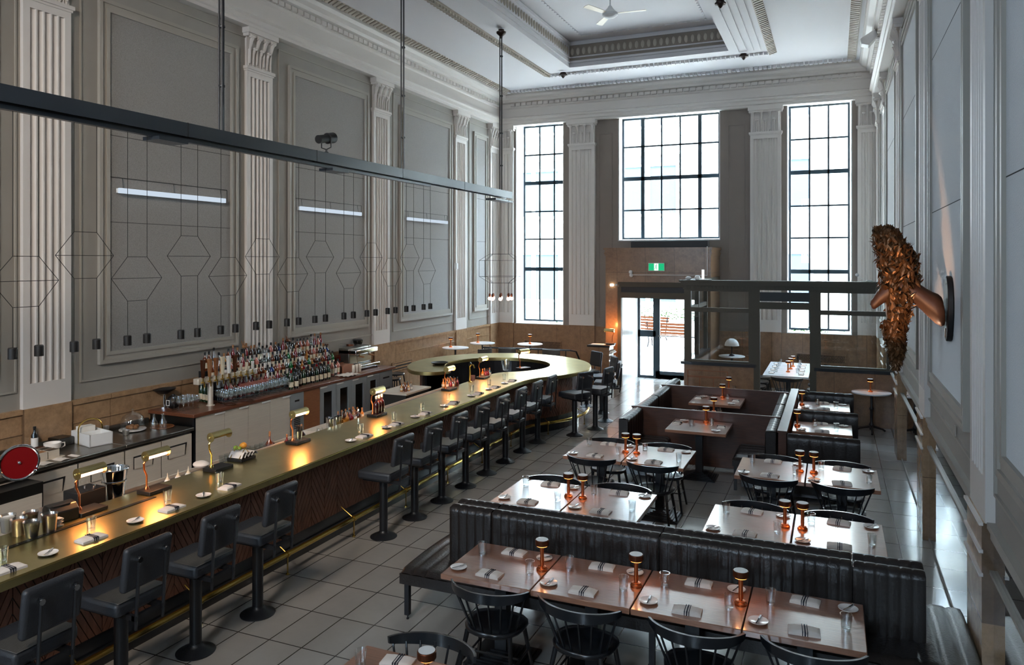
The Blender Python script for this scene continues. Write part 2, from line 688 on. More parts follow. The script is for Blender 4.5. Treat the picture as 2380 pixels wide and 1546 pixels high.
b = MB()
for sx, x in ((-1, XC - 2.66), (1, XC + 2.66)):
    leaf_run_y(b, x, 5.5, 18.0, sx)
for sx, x in ((1, XC - 4.46), (-1, XC + 4.46)):
    leaf_run_y(b, x, 5.5, 19.35, sx)
struct(b.build('trim_4', 'leafpaint', smooth=False))
b = MB()
for yy, s in ((18.0, 1), (19.4, -1)):
    x0, x1 = (XC - 2.7, XC + 2.7) if s == 1 else (XC - 4.4, XC + 4.4)
    x = x0
    while x < x1:
        b.box(x, x + .075, min(yy, yy + s * .12), max(yy, yy + s * .12), ZC - .06, ZC)
        x += .105
struct(b.build('trim_5', 'ceil', smooth=False))

# entablature round the room: profile (d from wall, z)
PROF = [(0, CZ), (.16, CZ), (.16, CZ + .05), (.19, CZ + .07), (.19, CZ + .14), (.24, CZ + .17), (.24, CZ + .21), (.15, CZ + .25),
        (.15, CZ + .47), (.18, CZ + .50), (.18, CZ + .53), (.18, CZ + .62), (.30, CZ + .64), (.32, CZ + .70), (.42, CZ + .74), (.46, CZ + .80), (.46, ZC), (0, ZC)]
b = MB()
b.prism([(XL + d, z) for d, z in PROF], REAR, YB, 'Y')
y = 2.0
while y < YB - .5:
    b.box(XL + .18, XL + .24, y, y + .135, CZ + .54, CZ + .62)
    y += .17
struct(b.build('trim_6', 'cream', smooth=False))
b = MB()
b.prism([(XR - d, z) for d, z in reversed(PROF)], REAR, YB, 'Y')
y = 2.0
while y < YB - .5:
    b.box(XR - .24, XR - .18, y, y + .135, CZ + .54, CZ + .62)
    y += .17
struct(b.build('trim_7', 'cream', smooth=False))
b = MB()
b.prism([(YB - d, z) for d, z in PROF], XL + .1, XR - .1, 'X')
x = XL + .5
while x < XR - .5:
    b.box(x, x + .135, YB - .24, YB - .18, CZ + .54, CZ + .62)
    x += .17
struct(b.build('trim_8', 'cream', smooth=False))
struct(MB().prism([(REAR + d, z) for d, z in reversed(PROF)], XL + .1, XR - .1, 'X').build('trim_9', 'cream', smooth=False))

# pilasters, modelled facing -Y and centred on x = 0, then turned to their wall
tn = [10]


def pilaster(w, name=None, flutes=5, half=0, dep=.12):
    NZ = 6.40
    root = empty('trim_%d' % tn[0], kind='structure')
    tn[0] += 1
    x0, x1 = -w / 2, w / 2
    if half == 1:
        x0 = 0
    if half == -1:
        x1 = 0
    b = MB()
    b.box(x0, x1, -dep, 0, WZ, WZ + .30)
    b.box(x0, x1, -dep, 0, NZ - .12, NZ)
    # fluted shaft
    poly = [(x0, 0), (x0, -dep)]
    m = .075
    span = x1 - x0 - 2 * m
    k = flutes if not half else max(2, round(flutes * .55))
    pw = span / k
    for i in range(k):
        c = x0 + m + (i + .5) * pw
        r = pw * .40
        for j in range(7):
            a = PI * j / 6
            poly.append((c - r * math.cos(a), -dep + .92 * r * math.sin(a)))
    poly += [(x1, -dep), (x1, 0)]
    b.prism(poly, WZ + .30, NZ - .12)
    b.build('shaft', 'cream', root, angle=50)
    # necking band
    b = MB()
    b.box(x0 - .03, x1 + .03, -dep - .035, 0, NZ, NZ + .05)
    b.box(x0 - .015, x1 + .015, -dep - .015, 0, NZ - .03, NZ)
    b.build('necking', 'cream', root, smooth=False)
    # capital: reeded bell, curling leaves, abacus
    b = MB()
    b.box(x0 + .01, x1 - .01, -dep + .02, 0, NZ + .05, CZ)
    nr = 12 if not half else 7
    for i in range(nr):
        x = x0 + .03 + (x1 - x0 - .06) * (i + .5) / nr
        b.cyl((x, -dep + .02, NZ + .05), (x, -dep + .01, NZ + .34), .016, .016, 6)
    nl = 4 if not half else 2
    for i in range(nl):
        x = x0 + .06 + (x1 - x0 - .12) * (i / (nl - 1))
        b.tube([(x, -dep, NZ + .10), (x, -dep - .01, NZ + .36), (x, -dep - .04, NZ + .48), (x, -dep - .085, NZ + .55), (x, -dep - .07, NZ + .50)], .03, 6, rads=[.016, .022, .034, .036, .02])
        b.cyl((x - .05, -dep - .06, NZ + .545), (x + .05, -dep - .06, NZ + .545), .034, n=8)
    for i in range(nl - 1):
        x = x0 + .06 + (x1 - x0 - .12) * ((i + .5) / (nl - 1))
        b.tube([(x, -dep, NZ + .08), (x, -dep - .01, NZ + .26), (x, -dep - .045, NZ + .36)], .02, 6, rads=[.012, .018, .026])
        b.sphere((x, -dep - .045, NZ + .35), .034, 8, 6, (1.3, 1, .8))
    b.build('capital', 'cream', root)
    b = MB()
    b.box(x0 - .05, x1 + .05, -dep - .09, 0, CZ - .09, CZ + .002)
    b.box(x0 - .03, x1 + .03, -dep - .06, 0, CZ - .14, CZ - .09)
    b.build('abacus', 'cream', root, smooth=False)
    return root


pl = pilaster(PW, dep=.06)
pl.location = (XL, PY[0], 0)
pl.rotation_euler = (0, 0, R(90))


def dupt(o, loc, rz):
    c = dup(o, loc, rz)
    c.name = 'trim_%d' % tn[0]
    tn[0] += 1
    return c


for y in PY[1:]:
    dupt(pl, (XL, y, 0), R(90))
for y in PY:
    dupt(pl, (XR, y, 0), R(-90))
pb = pilaster(.74)
pb.location = (-6.44, YB, 0)
dupt(pb, (-1.59, YB, 0), 0)
ph = pilaster(.60, half=0, flutes=4, dep=.09)
ph.location = (-8.82, YB, 0)
dupt(ph, (.82, YB, 0), 0)
dupt(ph, (XL, 19.65, 0), R(90))
dupt(ph, (XR, 19.65, 0), R(-90))

# framed felt panels between the pilasters on the long walls
pn = [0]


def wall_panel(y0, y1, side, felt=True, z0=1.97, z1=6.58):
    """y0..y1 felt field; side +1 left wall (faces +X), -1 right wall"""
    X = XL if side > 0 else XR
    s = side
    bx = lambda a, c: (min(X + s * a, X + s * c), max(X + s * a, X + s * c))
    b = MB()
    b.yframe(y0 - .16, y1 + .16, z0 - .16, z1 + .14, .05, *bx(0, .05))
    b.yframe(y0 - .11, y1 + .11, z0 - .11, z1 + .09, .06, *bx(0, .03))
    b.yframe(y0 - .05, y1 + .05, z0 - .05, z1 + .03, .05, *bx(0, .045))
    # raised outer border of the bay
    b.yframe(y0 - .42, y1 + .40, z0 - .36, z1 + .36, .02, *bx(0, .02))
    fr = struct(b.build('trim_%d' % tn[0], 'trimgrey', smooth=False))
    tn[0] += 1
    b = MB()
    b.box(*bx(0, .018), y0, y1, z0, z1)
    b.mi = 1
    for z in (3.72, 4.9 if side > 0 else 5.4):
        b.box(*bx(.018, .0195), y0, y1, z, z + .008)
    b.build('felt_field', ['felt' if felt else 'wall', 'felt_seam'], fr, smooth=False)


for a, c in ((3.3, 5.55), (7.2, 9.42), (11.0, 13.2), (14.76, 16.97)):
    wall_panel(a, c, 1)
    wall_panel(a, c, -1)
wall_panel(-1.5, 1.7, 1)
wall_panel(-1.5, 1.7, -1)
wall_panel(18.55, 19.15, 1)
wall_panel(18.55, 19.15, -1)
# recessed-look frames on the back wall beside the windows
for x0, x1, z0, z1 in ((-5.98, -5.60, 1.6, 6.7), (-2.52, -2.10, 2.95, 6.7), (-2.52, -2.10, 1.6, 2.75)):
    b = MB().rframe(x0, x1, z0, z1, .02, YB - .015, YB)
    struct(b.build('trim_%d' % tn[0], 'wallfar', smooth=False))
    tn[0] += 1

# marble wainscot
def trim(b, m, smooth=False, **k):
    o = struct(b.build('trim_%d' % tn[0], m, smooth=smooth, **k))
    tn[0] += 1
    return o


b = MB().box(XL, XL + .04, REAR, YB, 0, WZ - .02)
b.box(XL, XL + .06, REAR, YB, WZ - .06, WZ)
b.box(XL, XL + .052, REAR, YB, WZ - .30, WZ - .285)
for y in PY[1:] + [19.7]:
    b.box(XL, XL + .075, y - PW / 2, y + PW / 2, 0, WZ)
trim(b, 'marble')
b = MB()
for x0, x1 in ((XL, DOOR[0] - .35), (DOOR[1] + .3, XR)):
    b.box(x0, x1, YB - .04, YB, 0, WZ - .02)
for x in (-8.82, -6.44, -1.59, .82):
    w = .37 if abs(x) < 7 and x < .5 else .3
    b.box(x - w, x + w, YB - .10, YB, 0, WZ)
trim(b, 'marble_x')
# right wall: dark posts, rails and tall mirrors below the dado
b = MB().box(XR - .03, XR, REAR, YB, WZ - .10, WZ)
b.box(XR - .05, XR, REAR, YB, WZ - .03, WZ + .01)
b.box(XR - .035, XR, REAR, YB, WZ - .34, WZ - .315)
b.box(XR - .02, XR, REAR, YB, 0, .03)
trim(b, 'trimgrey')
b = MB()
for y in PY + [19.65]:
    b.box(XR - .08, XR, y - PW / 2, y + PW / 2, 0, WZ)
trim(b, 'marble')
for i, y in enumerate(PY):
    b = MB()
    for z in (WZ - .012, WZ - .20, WZ - .36):
        b.box(XR - .10, XR - .075, y - PW / 2 - .02, y + PW / 2 + .02, z, z + .02)
    trim(b, 'cream')
names = ['close to the camera', 'at the end of the banquette',
         'beside the paired tables', 'beside the booths', 'inside the glass partition']
ys = [-2.2] + PY
for i in range(5):
    y0 = ys[i] + PW / 2 + .01 if i else -1.0
    y1 = ys[i + 1] - PW / 2 - .01
    o = empty('wall_mirror', 'tall dark mirror on the lower side wall ' + names[i], 'mirror', (XR, (y0 + y1) / 2, 0), group='mirrors along the lower wall')
    h = (y1 - y0) / 2
    MB().box(-.012, -.002, -h, h, .03, WZ - .34).build('mirror_glass', 'mirror', o, smooth=False)
    MB().box(-.012, -.002, -h, h, WZ - .31, WZ - .10).build('upper_mirror_glass', 'mirror', o, smooth=False)


# ---------------------------------------------------------------- windows
def window(n, x0, x1, z0, z1, vb, hb, thick_v=(), thick_h=(), y=GL):
    root = empty('window_%d' % n, kind='structure')
    b = MB()
    b.rframe(x0, x1, z0, z1, .05, y - .05, y + .03)
    for x in vb:
        w = .048 if x in thick_v else .021
        b.box(x - w, x + w, y - .04, y + .02, z0, z1)
    for z in hb:
        w = .052 if z in thick_h else .021
        b.box(x0, x1, y - .04, y + .02, z - w, z + w)
    b.build('window_frame', 'winframe', root, smooth=False)
    MB().box(x0, x1, y - .004, y + .004, z0, z1).build('window_pane', 'wglass', root, smooth=False)
    b = MB()
    a, c, d, e = RV[n - 1] if n < 4 else (x0, x1, z0, z1)
    b.box(a, c, YB - .03, y - .05, d - .01, d + .02)
    b.build('window_sill', 'white', root, smooth=False)
    return root


window(1, *WINS[0], (-7.86, -7.41), (6.27, 5.45, 4.62, 3.82, 2.95), (), (5.45, 2.95))
window(2, *WINS[1], (-4.83, -4.31, -3.81, -3.29), (6.33, 5.45, 4.58), (-4.83, -3.29), (5.45,))
window(3, *WINS[2], (-.57, -.13), (6.27, 5.43, 4.58, 3.77, 2.92), (), (5.43, 2.92))
# light reveals of the three windows
b = MB()
for a, c, d, e in RV:
    b.box(a - .0, a + .02, YB - .002, GL - .05, d, e)
    b.box(c - .02, c, YB - .002, GL - .05, d, e)
    b.box(a, c, YB - .002, GL - .05, e - .02, e)
trim(b, 'white')
for i, a in enumerate(ADDED_WINS):  # frames of the windows added out of view for more daylight
    root = empty('window_%d' % (4 + i), kind='structure')
    b = MB().rframe(*a[:2], *a[2:], .07, REAR - .2, REAR - .12)
    for k in range(1, 4):
        x = a[0] + (a[1] - a[0]) * k / 4
        b.box(x - .02, x + .02, REAR - .19, REAR - .13, a[2], a[3])
    for k in range(1, 6):
        z = a[2] + (a[3] - a[2]) * k / 6
        b.box(a[0], a[1], REAR - .19, REAR - .13, z - .02, z + .02)
    b.build('window_frame', 'winframe', root, smooth=False)

# ---------------------------------------------------------------- marble entrance porch inside the back wall
SX0, SX1, SY, SZ = -5.34, -2.73, 18.50, 3.52
b = MB()
b.box(SX0, -4.98, SY, YB, 0, SZ - .2)
b.box(-3.06, SX1, SY, YB, 0, SZ - .2)
b.box(-4.98, -3.06, SY, YB, 2.36, SZ - .2)
b.box(SX0 - .02, SX1 + .02, SY - .02, YB, SZ - .2, SZ)
b.box(SX0 - .035, SX1 + .035, SY - .035, YB, SZ - .16, SZ - .12)
b.box(SX0 - .045, SX1 + .045, SY - .045, YB, SZ - .05, SZ)
struct(b.build('wall_porch', 'marble_x', smooth=False))
struct(MB().box(-4.98, -4.96, SY + .1, GL - .1, 0, 2.3).build('trim_%d' % tn[0], 'marbletop', smooth=False)); tn[0] += 1
b = MB()
b.box(-5.0, -2.98, SY - .09, SY, 2.60, 2.66)
b.box(-4.97, -3.0, SY - .06, SY, 2.54, 2.60)
x = -4.95
while x < -3.05:
    b.box(x, x + .03, SY - .075, SY - .06, 2.61, 2.65)
    x += .05
b.box(-5.02, -4.93, SY - .03, SY + .10, 0, 2.54)
b.box(-3.11, -3.02, SY - .03, SY + .10, 0, 2.54)
b.box(-4.93, -3.11, SY - .03, SY + .10, 2.26, 2.40)
trim(b, 'partframe')
trim(MB().box(-4.93, -3.11, SY - .01, SY + .06, 2.40, 2.54), 'black')
# glazed door and side light
root = empty('door_1', kind='structure')
DY = 20.28
b = MB()
b.rframe(-4.95, -4.45, .0, 2.26, .07, DY, DY + .06)
b.box(-4.95, -4.45, DY, DY + .06, 1.12, 1.30)
b.build('side_frame', 'winframe', root, smooth=False)
b = MB()
b.rframe(-4.45, -3.30, .0, 2.26, .11, DY, DY + .06)
b.box(-4.45, -3.30, DY, DY + .06, 0, .20)
b.build('door_frame', 'winframe', root, smooth=False)
MB().box(-4.9, -3.35, DY + .025, DY + .033, .1, 2.2).build('door_pane', 'wglass', root, smooth=False)
MB().cyl((-4.38, DY - .05, 1.16), (-3.38, DY - .05, 1.16), .018).build('push_bar', 'chrome', root)
b = MB().box(-3.30, -3.06, DY, DY + .06, 0, 2.30)
b.build('side_panel', 'winframe', root, smooth=False)

# black cabinet on top of the porch, conduit, exit sign, emergency lights
o = MB().box(-4.72, -2.82, SY + .12, SY + .42, SZ + .001, SZ + .17).build('speaker_bar', 'black', bevel=.01)
tag(o, 'long black box lying on top of the marble porch under the middle window', 'speaker')
o = empty('exit_sign', 'green glowing exit sign with white running figure on the porch', 'sign', (-4.03, SY - .02, 3.04))
MB().cbox(0, -.02, 0, .40, .04, .20).build('sign_housing', 'white', o, smooth=False)
MB().cbox(0, -.045, 0, .38, .01, .17).build('green_panel', 'exitgreen', o, smooth=False)
b = MB().cbox(0, -.052, 0, .105, .006, .17)
b.build('white_panel', 'exitwhite', o, smooth=False)
b = MB()
b.sphere((.012, -.058, .058), .012, 8, 6)
for p in (((0, .042), (-.008, 0)), ((-.008, 0), (.018, -.028)), ((.018, -.028), (.008, -.062)), ((-.008, 0), (-.02, -.03)), ((-.02, -.03), (-.038, -.05)),
          ((0, .034), (.028, .016)), ((0, .034), (-.026, .022))):
    b.cyl((p[0][0], -.058, p[0][1]), (p[1][0], -.058, p[1][1]), .007, n=6)
b.build('running_figure', 'exitgreen', o)
o = MB().tube([(-4.62, SY - .06, 2.84), (-2.80, SY - .06, 2.84), (-2.80, SY - .06, SZ + .02)], .012, 6).build('conduit_pipe', 'cream')
tag(o, 'cream conduit pipe running across the marble porch and up to its top', 'pipe')
o = empty('emergency_lamp', 'twin white emergency lamp heads at the bar end of the porch conduit', 'emergency light', (-4.68, SY - .04, 2.86))
MB().sphere((0, 0, .05), .05, 10, 8).build('lamp_head', 'white', o)
MB().sphere((.02, -.03, -.03), .05, 10, 8).build('lamp_head', 'white', o)
o = MB().cyl((-5.21, SY - .03, 2.58), (-5.13, SY - .03, 2.58), .028).build('bright_lamp', emis('cool_lamp', (1, .95, .75), 1.5))
tag(o, 'small bright twin lamp on the marble beside the porch cornice', 'lamp')
MB().cyl((-5.09, SY - .03, 2.58), (-5.02, SY - .03, 2.58), .028).build('second_tube', M['white'], o)

# ---------------------------------------------------------------- glass partition room
PYF, PX0, PX1 = 16.0, -2.88, XR
root = empty('wall_partition', kind='structure')
b = MB()
b.box(PX0 - .02, -1.50, PYF - .06, PYF + .06, 0, 1.06)
b.box(-.32, PX1, PYF - .06, PYF + .06, 0, 1.06)
b.box(PX0 - .02, PX0 + .10, PYF, YB - .05, 0, 1.06)
b.build('lower_panel', 'marble_x', root, smooth=False)
b = MB()
b.box(PX0 - .08, -1.46, PYF - .12, PYF + .10, 1.03, 1.09)
b.box(-.36, PX1, PYF - .12, PYF + .10, 1.03, 1.09)
b.box(PX0 - .08, PX0 + .14, PYF, YB - .05, 1.03, 1.09)
b.build('ledge', 'blackpaint', root, smooth=False)
b = MB()
# posts and rails
for x0, x1 in ((PX0 - .02, PX0 + .12), (-1.60, -1.50), (-.34, -.24), (.92, PX1)):
    b.box(x0, x1, PYF - .05, PYF + .05, 1.09, 2.62)
b.box(-1.50, -1.38, PYF - .06, PYF + .06, 0, 2.62)
b.box(-.44, -.32, PYF - .06, PYF + .06, 0, 2.62)
b.box(-1.50, -.32, PYF - .05, PYF + .05, 2.27, 2.34)
b.box(-1.44, -.38, PYF - .07, PYF - .03, 2.22, 2.36)
for x0, x1 in ((PX0, -1.56), (-.30, PX1)):
    b.box(x0, x1, PYF - .04, PYF + .04, 2.13, 2.22)
    b.box(x0, x1, PYF - .045, PYF + .045, 1.09, 1.13)
    b.box(x0, x1, PYF - .045, PYF + .045, 2.56, 2.62)
for y in (17.2, 18.4, 19.6):
    b.box(PX0, PX0 + .09, y - .05, y + .05, 1.09, 2.62)
b.box(PX0, PX0 + .08, PYF, YB - .05, 2.13, 2.22)
b.box(PX0, PX0 + .08, PYF, YB - .05, 2.56, 2.62)
b.build('frame', 'partframe', root, smooth=False)
b = MB()
b.box(PX0 - .04, PX1, PYF - .08, PYF + .08, 2.60, 2.68)
b.box(PX0 - .08, PX1, PYF - .12, PYF + .12, 2.68, 2.75)
b.box(PX0 - .11, PX1, PYF - .15, PYF + .15, 2.75, 2.79)
b.box(PX0 - .08, PX0 + .16, PYF, YB - .05, 2.68, 2.79)
x = PX0
while x < PX1 - .05:
    b.box(x, x + .04, PYF - .10, PYF - .08, 2.62, 2.67)
    x += .075
b.build('cornice', 'partframe', root, smooth=False)
MB().box(-1.44, -.38, PYF - .055, PYF, 2.38, 2.56).build('transom_panel', 'black', root, smooth=False)
for i, (x0, x1) in enumerate(((PX0 + .10, -1.58), (-.28, .94))):
    MB().box(x0, x1, PYF - .004, PYF + .004, 1.12, 2.14).build('pane', 'pglass', root, smooth=False)
    MB().box(x0, x1, PYF - .004, PYF + .004, 2.21, 2.57).build('upper_pane', 'pglass', root, smooth=False)
for y0, y1 in ((16.06, 17.15), (17.25, 18.35), (18.45, 19.55)):
    MB().box(PX0 + .04, PX0 + .048, y0, y1, 1.12, 2.57).build('side_pane', 'pglass', root, smooth=False)
# pilaster strips on the lower panel
b = MB()
b.rframe(PX0 + .05, -2.0, .1, .92, .02, PYF - .075, PYF - .06)
for x in (PX0 + .30, PX0 + .58):
    b.box(x, x + .02, PYF - .075, PYF - .06, .1, .78)
b.box(PX0 + .05, -2.0, PYF - .075, PYF - .06, .76, .80)
b.build('panel_moulding', 'woodpanel', root, smooth=False)

# vents
def vent(name, label, loc, w, h, rz, brown=False):
    o = empty(name, label, 'vent', loc, rz)
    MB().cbox(0, -.004, 0, w, .008, h).build('backing', 'black', o, smooth=False)
    b = MB().rframe(-w / 2, w / 2, -h / 2, h / 2, .025, -.02, 0)
    if brown:
        for k in range(2):
            b.box(-w / 2, w / 2, -.018, -.008, -h / 2 + .055 + k * .07, -h / 2 + .09 + k * .07)
        b.build('louvre', 'marble', o, smooth=False)
    else:
        b.build('rim', 'marble_x', o, smooth=False)
        b = MB()
        for k in range(int(w / .035)):
            x = -w / 2 + .02 + k * .035
            b.cyl((x, -.012, -h / 2), (x + .12 if x + .12 < w / 2 else w / 2, -.012, h / 2), .005, n=5)
            b.cyl((x, -.014, h / 2), (x + .12 if x + .12 < w / 2 else w / 2, -.014, -h / 2), .005, n=5)
        b.build('lattice', 'marble_x', o, smooth=False)
    return o


vent('wall_vent', 'brown slotted vent in the marble wainscot beyond the back bar, upper one', (XL + .045, 14.65, .83), .85, .20, R(90), True)
vent('wall_vent', 'brown slotted vent in the marble wainscot beyond the back bar, lower one', (XL + .045, 14.65, .18), .85, .22, R(90), True)
vent('wall_vent', 'lattice vent in the marble under the window nearest the bar', (-7.62, YB - .045, .80), 1.15, .24, 0)
vent('wall_vent', 'lattice vent in the marble inside the glass partition', (-.30, YB - .045, .78), 1.15, .24, 0)
o = empty('wall_outlet', 'small dark outlet on the mirror wall above the dado', 'outlet', (XR - .01, 7.75, 1.66))
MB().cbox(-.005, 0, 0, .01, .06, .12).build('plate', 'trimgrey', o, smooth=False)
tag(MB().box(XL + .10, XL + .16, 17.12, 17.2, 2.98, 3.13).build('wall_control', 'white'), 'small white control box high on the pilaster beyond the last felt panel', 'control box')
# ================================================================ the bar counter
CT = 1.07
CC = (-6.34, 14.05)
RO, RI = 1.90, 1.08
EX, IX = -5.07, -5.92


def counter_outline(grow=0.0, g_in=0.0):
    """returns outer and inner point lists from the camera end to the loop's end"""
    ro, ri = RO + grow, RI - g_in
    ex, ix = EX + grow, IX - g_in
    out = [(ex, 1.6)]
    # smooth entry from the straight run into the circle
    a0 = math.atan2(-math.sqrt(max(0, ro ** 2 - (ex + .16 - CC[0]) ** 2)), ex + .16 - CC[0])
    p1 = (CC[0] + ro * math.cos(a0), CC[1] + ro * math.sin(a0))
    p0 = (ex, p1[1] - .75)
    pc = (ex, p1[1] - .30)
    for i in range(9):
        t = i / 8
        out.append(tuple((1 - t) ** 2 * p0[k] + 2 * t * (1 - t) * pc[k] + t * t * p1[k] for k in (0, 1)))
    a1 = R(230)
    n = 44
    for i in range(1, n + 1):
        a = a0 + (a1 - a0) * i / n
        out.append((CC[0] + ro * math.cos(a) * (.955 if math.cos(a) < 0 else 1), CC[1] + ro * math.sin(a)))
    inn = [(ix, 1.6)]
    b0 = math.atan2(-math.sqrt(max(0, ri ** 2 - (ix - .10 - CC[0]) ** 2)), ix - .10 - CC[0])
    q1 = (CC[0] + ri * math.cos(b0), CC[1] + ri * math.sin(b0))
    q0 = (ix, q1[1] - .9)
    b0 = math.atan2(-math.sqrt(max(0, ri ** 2 - (ix + .12 - CC[0]) ** 2)), ix + .12 - CC[0])
    q1 = (CC[0] + ri * math.cos(b0), CC[1] + ri * math.sin(b0))
    q0 = (ix, q1[1] - .55)
    qc = (ix, q1[1] - .2)
    for i in range(9):
        t = i / 8
        inn.append(tuple((1 - t) ** 2 * q0[k] + 2 * t * (1 - t) * qc[k] + t * t * q1[k] for k in (0, 1)))
    for i in range(1, n + 1):
        a = b0 + (a1 - b0) * i / n
        inn.append((CC[0] + ri * math.cos(a), CC[1] + ri * math.sin(a)))
    return out, inn


def resample(pts, n):
    d = [0]
    for a, c in zip(pts, pts[1:]):
        d.append(d[-1] + math.dist(a, c))
    res = []
    for i in range(n + 1):
        t = d[-1] * i / n
        j = 0
        while j < len(d) - 2 and d[j + 1] < t:
            j += 1
        u = (t - d[j]) / max(1e-9, d[j + 1] - d[j])
        res.append((pts[j][0] + (pts[j + 1][0] - pts[j][0]) * u, pts[j][1] + (pts[j + 1][1] - pts[j][1]) * u))
    return res


def band(b, outl, inl, z0, z1):
    n = len(outl)
    k = b.vs([(x, y, z1) for x, y in outl] + [(x, y, z1) for x, y in inl] + [(x, y, z0) for x, y in outl] + [(x, y, z0) for x, y in inl])
    fs = []
    for i in range(n - 1):
        fs.append((i, i + 1, n + i + 1, n + i))
        fs.append((2 * n + i + 1, 2 * n + i, 3 * n + i, 3 * n + i + 1))
        fs.append((i + 1, i, 2 * n + i, 2 * n + i + 1))
        fs.append((n + i, n + i + 1, 3 * n + i + 1, 3 * n + i))
    fs.append((0, n, 3 * n, 2 * n))
    fs.append((n - 1, 3 * n - 1, 4 * n - 1, 2 * n - 1)[::-1])
    b.fs(k, fs)


o_, i_ = counter_outline()
N = 110
outl = resample(o_, N)
inl = []
# pair every outer point with the matching share of the inner line, straight part kept square
yo = o_[1][1]
for p in outl:
    inl.append(None)
i_r = resample(i_, 600)
for k, p in enumerate(outl):
    if p[1] < 12.2 and abs(p[0] - EX) < 1e-3:
        inl[k] = (IX, p[1])
k0 = max(k for k in range(N + 1) if inl[k] is not None)
rest = [q for q in i_r if q[1] > 12.0 or q[0] < IX - .2]
rest = resample([(IX, outl[k0][1])] + [q for q in rest if math.dist(q, (IX, outl[k0][1])) > .05 and not (abs(q[0] - IX) < 1e-3 and q[1] < outl[k0][1])], N - k0)
for k in range(k0 + 1, N + 1):
    inl[k] = rest[k - k0]
# rounded free end: bulge the last points outwards
bar = empty('bar_counter', 'long brass-topped bar counter with herringbone wood front curling round at its window end', 'bar counter')
b = MB()
eo, ei = outl[-1], inl[-1]
mid = ((eo[0] + ei[0]) / 2, (eo[1] + ei[1]) / 2)
ang = math.atan2(eo[1] - ei[1], eo[0] - ei[0])
rad = math.dist(eo, ei) / 2
end = [(mid[0] + rad * math.cos(ang + PI * t / 10), mid[1] + rad * 1.0 * math.sin(ang + PI * t / 10)) for t in range(0, 11)]
band(b, outl, inl, CT - .012, CT)
b.prism(end, CT - .012, CT)
b.build('brass_top', 'brass', bar, angle=30)
b = MB()
lipo = [(x, y) for x, y in counter_outline(.006, .006)[0]]


def offset_line(pts, d):
    res = []
    for i, p in enumerate(pts):
        a = pts[max(0, i - 1)]
        c = pts[min(len(pts) - 1, i + 1)]
        t = Vector((c[0] - a[0], c[1] - a[1])).normalized()
        res.append((p[0] + t.y * d, p[1] - t.x * d))
    return res


path = outl + end[1:-1] + list(reversed(inl))
off = offset_line(path, .008)
inn2 = offset_line(path, -.012)
band(b, off, inn2, CT - .065, CT - .010)
b.build('brass_edge', 'brass', bar, angle=30)
# front: wood face set back under the overhang
fo = offset_line(outl, -.26)
fi = offset_line(outl, -.30)
b = MB()
band(b, fo, fi, .12, CT - .06)
# herringbone battens on the face
d = 0
tot = [0]
for a, c in zip(fo, fo[1:]):
    tot.append(tot[-1] + math.dist(a, c))


def at_s(t):
    t = min(max(t, 0), tot[-1] - 1e-6)
    j = 0
    lo, hi = 0, len(tot) - 1
    while hi - lo > 1:
        m_ = (lo + hi) // 2
        if tot[m_] <= t:
            lo = m_
        else:
            hi = m_
    a, c = fo[lo], fo[lo + 1]
    u = (t - tot[lo]) / max(1e-9, tot[lo + 1] - tot[lo])
    tx, ty = (c[0] - a[0]), (c[1] - a[1])
    L = math.hypot(tx, ty)
    return (a[0] + tx * u, a[1] + ty * u, ty / L, -tx / L)


def board(poly, th=.012):
    """raised board given as a polygon in (run, height) on the counter face"""
    n_ = len(poly)
    pts = []
    for dd in (0, th):
        for s_, z_ in poly:
            x, y, nx, ny = at_s(s_)
            pts.append((x + nx * dd, y + ny * dd, z_))
    k = b.vs(pts)
    b.fs(k, [tuple(range(n_, 2 * n_))] + [(i, (i + 1) % n_, n_ + (i + 1) % n_, n_ + i) for i in range(n_)])


def clip(poly, f):
    res = []
    for i in range(len(poly)):
        p, q = poly[i], poly[(i + 1) % len(poly)]
        a_, c_ = f(p), f(q)
        if a_ >= 0:
            res.append(p)
        if (a_ >= 0) != (c_ >= 0):
            t = a_ / (a_ - c_)
            res.append((p[0] + (q[0] - p[0]) * t, p[1] + (q[1] - p[1]) * t))
    return res


b.mi = 1
zt, zb_ = CT - .07, .26
PWD, BW, SL = .235, .060, 1.9      # column width, board width along the run, slope of the boards
s = 0.0
ii = 0
while s < tot[-1] - .3:
    s1_ = min(s + PWD, tot[-1] - .02)
    dr = 1 if ii % 2 else -1
    k = -14
    while k < 22:
        o0 = s + k * BW
        hh = (zt - zb_)
        base = [(o0, zb_), (o0 + BW - .009, zb_), (o0 + BW - .009 + dr * hh / SL, zt), (o0 + dr * hh / SL, zt)]
        pg = clip(clip(base, lambda p: p[0] - s - .004), lambda p: s1_ - .004 - p[0])
        if len(pg) > 2:
            board(pg)
        k += 1
    ii += 1
    s += PWD
b.mi = 0
b.build('wood_front', ['blackpaint', 'barwood'], bar, smooth=False)
b = MB()
band(b, offset_line(outl, -.24), offset_line(outl, -.30), 0, .14)
band(b, offset_line(inl, .06), offset_line(inl, .02), 0, CT - .05)
b.build('plinth', 'blackpaint', bar, smooth=False)
